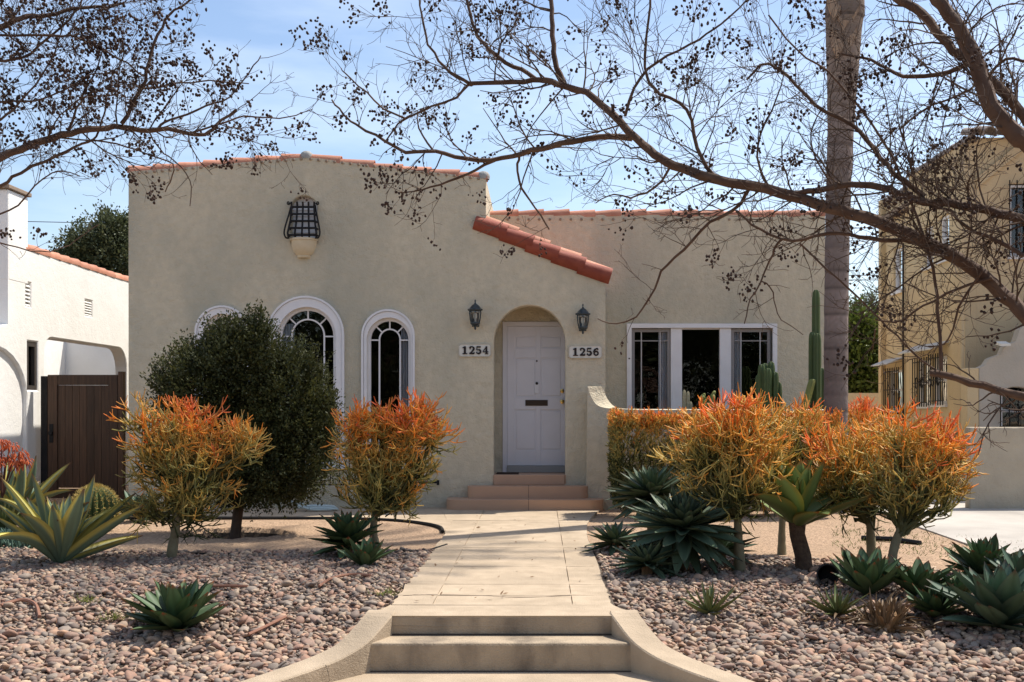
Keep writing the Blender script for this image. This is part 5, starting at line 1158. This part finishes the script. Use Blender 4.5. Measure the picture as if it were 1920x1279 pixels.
# ------------------------------------------------------------------ bare crape myrtles with seed heads
pv, pf = ico(1)
class Crape:
    def __init__(s, label, base, seed, pod=1.0):
        s.t = E('crape_myrtle', label, 'tree', base); s.r = np.random.default_rng(seed); s.tw = {}; s.pods = []; s.pod = pod
    def limb(s, pts, w0, w1, Ya, Yb, n=26, spawn=True, dens=1.0, name='limb', pod=None, ln=1.0, head=None):
        k = len(pts); q = []
        for i, (px, py) in enumerate(pts):
            Y = Ya + (Yb - Ya) * i / (k - 1); q.append((*P(px, py, Y), (w0 + (w1 - w0) * i / (k - 1)) * Y / F / 2))
        if head is not None: q = [(*h[:3], h[3]) for h in head] + q
        sm = smooth_path(q, n); sm[:, 3] = np.clip(sm[:, 3], .002, 1) * (1 + s.r.normal(0, .035, n)); sm[:, :3] += s.r.normal(0, .0035, (n, 3))
        o = MB().tube(sm[:, :3], list(sm[:, 3]), 9).build(name, m_bark, s.t, smooth=True)
        if spawn: s.spawn(sm, dens, s.pod if pod is None else pod, ln)
        return sm
    def twig(s, p0, d, L_, r0, lev, pod):
        r = s.r; K = (7, 6, 5, 4)[lev]; P_ = [p0]; dd = d.copy(); bend = r.normal(0, .16, 3) + [0, 0, .07]
        for i in range(K - 1):
            dd = nrm(dd + bend * .55 + r.normal(0, (.13, .16, .2, .2)[lev], 3)); P_.append(P_[-1] + dd * L_ / (K - 1))
        P_ = np.array(P_); s.tw.setdefault(K, []).append((P_, np.linspace(r0, max(.0012, r0 * .4), K)))
        if lev < 3:
            nk = max(1, int(L_ / (.105, .075, .055)[lev] * r.uniform(.7, 1.15)))
            for _ in range(nk):
                u = r.uniform(.12, 1) * (K - 1); i = min(int(u), K - 2); p = P_[i] + (P_[i + 1] - P_[i]) * (u - i); t = nrm(P_[i + 1] - P_[i])
                side = nrm(np.cross(t, r.normal(0, 1, 3))); s.twig(p, nrm(t * r.uniform(.5, 1.0) + side * r.uniform(.5, 1.0)), L_ * r.uniform(.32, .62), max(.0015, r0 * .55), lev + 1, pod)
        if r.random() < pod * (.0, .07, .115, .08)[lev]:
            e_ = P_[-1]; n = r.integers(5, 20) ; s.pods.append(e_ + r.normal(0, .024, (n, 3)) + nrm(dd) * r.uniform(-.04, .06, (n, 1)))
    def spawn(s, sm, dens, pod, ln=1.0):
        r = s.r; seg = np.linalg.norm(np.diff(sm[:, :3], axis=0), axis=1); tot = seg.sum(); cum = np.concatenate([[0], np.cumsum(seg)])
        for _ in range(int(tot * 12.5 * dens)):
            u = r.uniform(.03, 1) * tot; i = min(np.searchsorted(cum, u) - 1, len(seg) - 1); p = sm[i, :3] + (sm[i + 1, :3] - sm[i, :3]) * (u - cum[i]) / seg[i]; t = nrm(sm[i + 1, :3] - sm[i, :3])
            side = nrm(np.cross(t, r.normal(0, 1, 3)) * [1, .75, 1] + [0, 0, .22]); R_ = sm[i, 3]
            s.twig(p, nrm(t * r.uniform(.25, .9) + side), r.uniform(.22, .62) * ln, min(.0065, max(.0024, R_ * .40)), r.choice([0, 1, 1]), pod)
    def finish(s):
        ac = Acc()
        for K, l in s.tw.items():
            v, f = tubes(np.array([a for a, _ in l]), np.array([b for _, b in l]), 3); ac.add(v, f)
        o = ac.build('twigs', m_twig, s.t); o['kind'] = 'stuff'
        pp_ = np.vstack(s.pods); n = len(pp_); sz = s.r.uniform(.0058, .0102, (n, 1, 1)); vv = pv[None] * sz * (1 + s.r.normal(0, .22, (n, len(pv), 1))) * [1, 1, 1.15] + pp_[:, None]
        o = link('seed_heads', npmesh('seed_heads', vv.reshape(-1, 3), (pf[None] + (np.arange(n) * len(pv))[:, None, None]).reshape(-1, 3), m_pod, smooth=False), s.t); o['kind'] = 'stuff'
        print('crape', n, 'pods', sum(len(l) for l in s.tw.values()), 'twigs')
base = (4.9, 5.3, -.36)
T = Crape('bare crape myrtle whose long limbs reach across the house front from the driveway side', base, 11, .9)
def trunk(T, b, tops, r=.11):
    for k, (x, y, z, rr) in enumerate(tops):
        sm = smooth_path([(b[0] + .05 * k, b[1], b[2] - .1, r), (b[0] * .93 + x * .07 + .05 * k, b[1] * .9 + y * .1, b[2] + .5, r * .85), (b[0] * .5 + x * .5, b[1] * .5 + y * .5, b[2] * .35 + z * .65, (r + rr) * .5), (x, y, z, rr)], 14)
        MB().tube(sm[:, :3], list(sm[:, 3]), 10).build('trunk', m_bark, T.t, smooth=True)
sA = P(1965, 640, 5.8); sB = P(1975, 425, 5.7); sC = P(1975, 300, 5.4); sG = P(1985, 762, 5.9)
trunk(T, base, [(*sA, .052), (*sB, .035), (*sC, .055), (*sG, .022)], .085)
A_ = [(1965, 640), (1920, 590), (1888, 560), (1822, 503), (1748, 460), (1669, 425), (1603, 403), (1538, 385), (1472, 363), (1406, 348), (1345, 337), (1297, 324), (1253, 306), (1222, 285), (1187, 254), (1144, 210), (1100, 175), (1060, 163), (1027, 152), (1007, 150), (960, 155), (880, 157)]
T.limb(A_, 29, 8, 5.8, 7.0, 60, dens=1.0, pod=.45)
T.limb([(1060, 163), (1050, 140), (1038, 100), (1035, 50), (1034, 0), (1036, -60)], 12, 7, 6.85, 6.95, 16, dens=.8)
T.limb([(1007, 150), (985, 135), (950, 118), (925, 100), (905, 78), (890, 55), (880, 20), (868, -30)], 9, 5, 6.9, 7.1, 18, dens=1.1, pod=1.5)
T.limb([(880, 157), (850, 140), (820, 110), (800, 70), (790, 20), (785, -20)], 6, 3, 7.0, 7.1, 14, dens=1.0, pod=2.6, ln=.7)
T.limb([(1187, 258), (1127, 258), (1060, 267), (1027, 275), (977, 288), (927, 300), (860, 295), (813, 283), (760, 285), (727, 267), (677, 240), (643, 213), (623, 187)], 13, 3, 6.7, 7.3, 34, dens=.8, pod=1.0, ln=.75)
T.limb([(927, 300), (880, 325), (833, 343), (787, 358), (740, 362)], 6, 2, 7.0, 7.2, 12, dens=.9, pod=1.3, ln=.55)
T.limb([(880, 157), (850, 185), (800, 203), (760, 222), (740, 240), (722, 268)], 5, 3, 7.0, 7.2, 12, dens=.9, pod=1.5, ln=.6)
T.limb([(760, 222), (715, 200), (680, 165), (650, 140), (637, 127)], 4, 2, 7.1, 7.3, 10, dens=1.0, pod=1.8, ln=.5)
T.limb([(813, 283), (790, 250), (783, 225), (788, 205)], 4, 2, 7.1, 7.2, 8, dens=.8, ln=.5)
T.limb([(975, 292), (970, 310), (975, 345), (990, 370), (1010, 400), (1030, 430)], 5, 3, 6.95, 7.05, 12, dens=.7, pod=1.2, ln=.5)
T.limb([(1975, 425), (1920, 412), (1866, 398), (1792, 381), (1748, 381), (1700, 370), (1647, 350), (1582, 348), (1538, 357), (1476, 363)], 19, 10, 5.7, 6.25, 30, dens=1.25, pod=.25)
T.limb([(1975, 300), (1932, 272), (1901, 250), (1862, 206), (1840, 153), (1822, 96), (1792, 44), (1757, 0), (1725, -50)], 38, 22, 5.4, 5.6, 26, dens=1.1, pod=.3)
T.limb([(1935, 240), (1919, 219), (1870, 162), (1822, 118), (1774, 79), (1730, 26), (1687, 0), (1640, -30)], 21, 15, 5.6, 5.9, 22, dens=1.1, pod=.3)
T.limb([(1815, 115), (1805, 125), (1757, 140), (1704, 144), (1660, 127), (1625, 109), (1570, 100)], 11, 4, 5.85, 6.2, 16, dens=1.3, pod=.5)
T.limb([(1441, 26), (1494, 96), (1560, 140), (1647, 250), (1691, 333), (1726, 433), (1752, 525), (1760, 600), (1766, 692)], 3, 7, 6.1, 5.95, 26, dens=.7, pod=.5, ln=.6)
T.limb([(1985, 762), (1920, 745), (1880, 735), (1800, 712), (1745, 697)], 19, 12, 5.9, 6.0, 14, dens=.7, pod=.1, ln=.8)
T.limb([(1765, 700), (1720, 670), (1680, 630), (1640, 590), (1590, 540), (1540, 495), (1500, 455)], 3.5, 4, 6.0, 6.2, 16, dens=.7, pod=.5, ln=.6)
T.limb([(1735, 368), (1678, 324), (1638, 280), (1595, 232), (1529, 197), (1494, 158), (1441, 118), (1400, 150)], 11, 4, 6.0, 6.4, 22, dens=1.3, pod=.5)
T.limb([(1748, 460), (1691, 451), (1625, 447), (1560, 436), (1494, 451), (1428, 433), (1380, 394)], 10, 4, 6.05, 6.4, 20, dens=1.2, pod=.4)
T.limb([(1345, 337), (1310, 289), (1288, 206), (1231, 171), (1210, 127), (1218, 22), (1222, -40)], 8, 4, 6.4, 6.6, 22, dens=1.2, pod=.7)
T.limb([(1170, 215), (1200, 145), (1253, 105), (1310, 74), (1354, 44), (1402, 0)], 6, 3, 6.6, 6.5, 16, dens=.9, pod=.9)
T.limb([(1405, 352), (1380, 390), (1328, 420), (1284, 468), (1244, 503), (1227, 543), (1195, 590), (1150, 606), (1120, 598)], 7, 2, 6.4, 6.9, 22, dens=.75, pod=.8, ln=.62)
T.limb([(1470, 445), (1450, 470), (1446, 482), (1428, 525), (1405, 569), (1396, 608)], 5, 2, 6.3, 6.4, 14, dens=.7, pod=.4, ln=.6)
T.limb([(1428, 525), (1447, 539), (1455, 570), (1462, 596), (1506, 628)], 3, 1.6, 6.35, 6.4, 10, dens=.5, pod=.3, ln=.4)
T.limb([(1920, 480), (1880, 455), (1820, 430), (1780, 395), (1740, 385)], 9, 4, 5.7, 5.95, 12, dens=1.5, pod=.2)
T.limb([(1930, 120), (1890, 110), (1850, 140), (1800, 180), (1740, 200), (1690, 240)], 6, 3, 5.6, 6.0, 14, dens=1.3, pod=.3)
T.limb([(1440, 350), (1420, 300), (1430, 240), (1460, 180), (1470, 120)], 5, 2, 6.35, 6.5, 12, dens=1.3, pod=.5)
T.limb([(1260, 310), (1230, 350), (1190, 370), (1150, 365), (1115, 380)], 5, 2, 6.5, 6.8, 12, dens=1.0, pod=.8, ln=.6)
T.limb([(1560, 345), (1530, 300), (1520, 250), (1545, 200)], 4, 2, 6.2, 6.3, 10, dens=1.4, pod=.3)
T.limb([(1860, 520), (1800, 540), (1740, 570), (1690, 600), (1640, 600)], 6, 3, 5.9, 6.1, 12, dens=1.3, pod=.1, ln=.8)
T.limb([(1840, 510), (1800, 570), (1775, 640), (1740, 650)], 5, 2.5, 5.9, 6.1, 12, dens=1.2, pod=.1, ln=.8)
T.finish()

base2 = (-4.9, 6.2, -.36)
T2 = Crape('bare crape myrtle reaching in from the white house side, heavy with seed heads', base2, 23, 1.3)
s1 = P(-70, 335, 6.6); s2 = P(-60, 385, 6.7); s3 = P(-60, 80, 6.4)
trunk(T2, base2, [(*s1, .028), (*s2, .014), (*s3, .022)], .07)
q = T2.limb
q([(-70, 335), (0, 297), (33, 283), (83, 263), (133, 250), (183, 242), (220, 238), (267, 245), (317, 243), (357, 250), (387, 252), (407, 233), (443, 207)], 16, 5, 6.6, 7.2, 34, dens=.9)
q([(357, 250), (417, 230), (463, 218), (520, 222), (560, 214), (587, 205)], 4, 1.6, 7.05, 7.3, 14, dens=.8, ln=.5)
q([(230, 232), (253, 187), (273, 143), (283, 97), (303, 53), (323, 23), (350, 7), (372, -10)], 8, 3, 6.9, 7.0, 20, dens=.7, ln=.6)
q([(267, 167), (300, 162), (350, 155), (400, 154), (467, 157)], 4, 2, 6.95, 7.2, 12, dens=.8, ln=.5)
q([(297, 240), (313, 227), (353, 213), (393, 197), (433, 180), (470, 130), (490, 105)], 5, 2, 7.0, 7.2, 16, dens=.9, pod=2.2, ln=.5)
q([(-60, 385), (0, 350), (33, 327), (100, 295), (147, 273), (177, 260), (190, 225), (200, 190), (210, 140)], 7, 2.5, 6.7, 7.0, 24, dens=.9, ln=.8)
q([(177, 263), (233, 273), (277, 290), (323, 307), (322, 335), (310, 360)], 3.5, 2, 6.9, 7.2, 14, dens=.8, pod=1.7, ln=.45)
q([(280, 248), (300, 280), (320, 297), (345, 320), (360, 350), (356, 385)], 3, 1.6, 6.95, 7.1, 12, dens=.5, ln=.35)
q([(-60, 80), (0, 53), (43, 32), (83, 30), (133, 17), (200, 12), (232, 5)], 12, 4, 6.4, 6.9, 20, dens=1.2, pod=2.0)
q([(127, 245), (147, 200), (160, 167), (183, 127), (195, 90)], 5, 2, 6.8, 6.9, 14, dens=1.2)
q([(-50, 120), (0, 115), (43, 107), (83, 80), (127, 37), (150, 7), (165, -25)], 6, 3, 6.5, 6.8, 16, dens=1.2)
q([(-50, 70), (20, 66), (110, 67), (150, 72), (200, 97), (240, 120), (267, 143)], 5, 3, 6.5, 6.9, 18, dens=1.1)
q([(-60, 210), (0, 190), (60, 190), (120, 170), (170, 140), (215, 140)], 5, 2, 6.5, 6.8, 16, dens=1.2, pod=2.0)
q([(-60, 260), (0, 225), (40, 190), (80, 140), (110, 80), (120, 30)], 5, 2, 6.5, 6.7, 16, dens=1.2)
q([(-60, 420), (0, 400), (40, 380), (75, 340), (110, 320), (150, 330)], 4, 2, 6.8, 6.9, 12, dens=1.0, pod=1.6, ln=.6)
q([(-60, 440), (0, 455), (60, 470), (110, 468), (150, 445), (186, 420)], 3, 1.6, 6.8, 7.0, 14, dens=.35, pod=.6, ln=.4)
T2.finish()

# ------------------------------------------------------------------ small things on the ground
def drip(pts, label, r=.012):
    q_ = smooth_path([(*G(a_, b_)[:2], G(a_, b_)[2] + .055) for a_, b_ in pts], 16); tag(MB().tube(q_, r, 6).build('drip_line', m_pipe, smooth=True), label, 'pipe')
drip([(398, 1111), (430, 1111), (464, 1112)], 'short terracotta drip pipe right of the single agave')
drip([(598, 1112), (620, 1098), (655, 1089), (694, 1091)], 'curved drip pipe near the walkway fire stick agave')
drip([(466, 1204), (500, 1188), (536, 1170)], 'drip pipe running down the left pebbles toward the steps')
drip([(2, 1148), (40, 1138), (66, 1146), (74, 1170)], 'looped drip pipe on the pebbles below the yellow-edged agave', .014)
o = MB().tube([(*G(1616, 1012)[:2], .0), (*G(1670, 1016)[:2], .012), (*G(1726, 1022)[:2], .0)], .03, 6).build('drain_strip', m_rubber); tag(o, 'black drain strip lying on the gravel behind the twin fire sticks', 'drain')
# sparse weeds on the gravel near the driveway
n = 700; px_ = rng.uniform(1560, 1915, n); py_ = rng.uniform(1000, 1062, n) + (px_ - 1740) * .1; keep = py_ < 1040 + (px_ - 1700) * .1
yy = (EYE + .02) * F / (py_ - VY); b0 = np.stack([(px_ - VX) * yy / F, yy, np.full(n, -.02)], 1)[keep]; m = len(b0)
d = nrm(rng.normal(0, .5, (m, 3)) * [1, 1, .2] + [0, 0, .6]); v, f = tubes(np.stack([b0, b0 + d * .02, b0 + d * .045], 1), np.tile([.004, .003, .001], (m, 1)), 3); ac = Acc(); ac.add(v, f, np.repeat(np.array([.16, .19, .04]) * rng.uniform(.6, 1.2, (m, 1)), 9, axis=0))
o = ac.build('weeds', m_leaf); tag(o, 'sparse yellow-green weeds in the gravel beside the driveway', 'weeds', kind='stuff')

# dry leaf scraps blown over the walk and pebbles
n = 60; yy = rng.uniform(8.3, 15.2, n); x = rng.uniform(-1.0, .5, n); d = rng.uniform(0, 6.28, n); L_ = rng.uniform(.012, .03, n); c = np.stack([x, yy, np.full(n, .012)], 1)
u_ = np.stack([np.cos(d), np.sin(d), rng.normal(0, .25, n)], 1) * L_[:, None]; v_ = np.stack([-np.sin(d), np.cos(d), rng.normal(0, .3, n)], 1) * L_[:, None] * .4
ac = Acc(); ac.add(np.stack([c - u_, c + v_, c + u_, c - v_], 1).reshape(-1, 3), np.arange(n * 4).reshape(n, 4)); o = ac.build('fallen_leaves', m_dry, smooth=False); tag(o, 'small dry leaf scraps scattered over the walkway', 'leaf litter', kind='stuff')
for k, (px, py) in enumerate(((215, 1168), (160, 1135), (725, 1122))):
    b = G(px, py); m = 40; b0 = np.array(b)[None] + rng.normal(0, .05, (m, 3)) * [1, 1, 0] + [0, 0, .03]; d = nrm(rng.normal(0, .6, (m, 3)) * [1, 1, .2] + [0, 0, .5]); v, f = tubes(np.stack([b0, b0 + d * .03, b0 + d * .07], 1), np.tile([.003, .0025, .0008], (m, 1)), 3)
    ac = Acc(); ac.add(v, f, np.tile([.20, .22, .05], (len(v), 1))); o = ac.build('weed_tuft', m_leaf); tag(o, ('thin green weed tuft among the pebbles beside the single agave', 'faint weed sprig among pebbles below the yellow-edged agave', 'small yellow-green weed at the pebble edge by the walkway')[k], 'weed', kind='stuff')
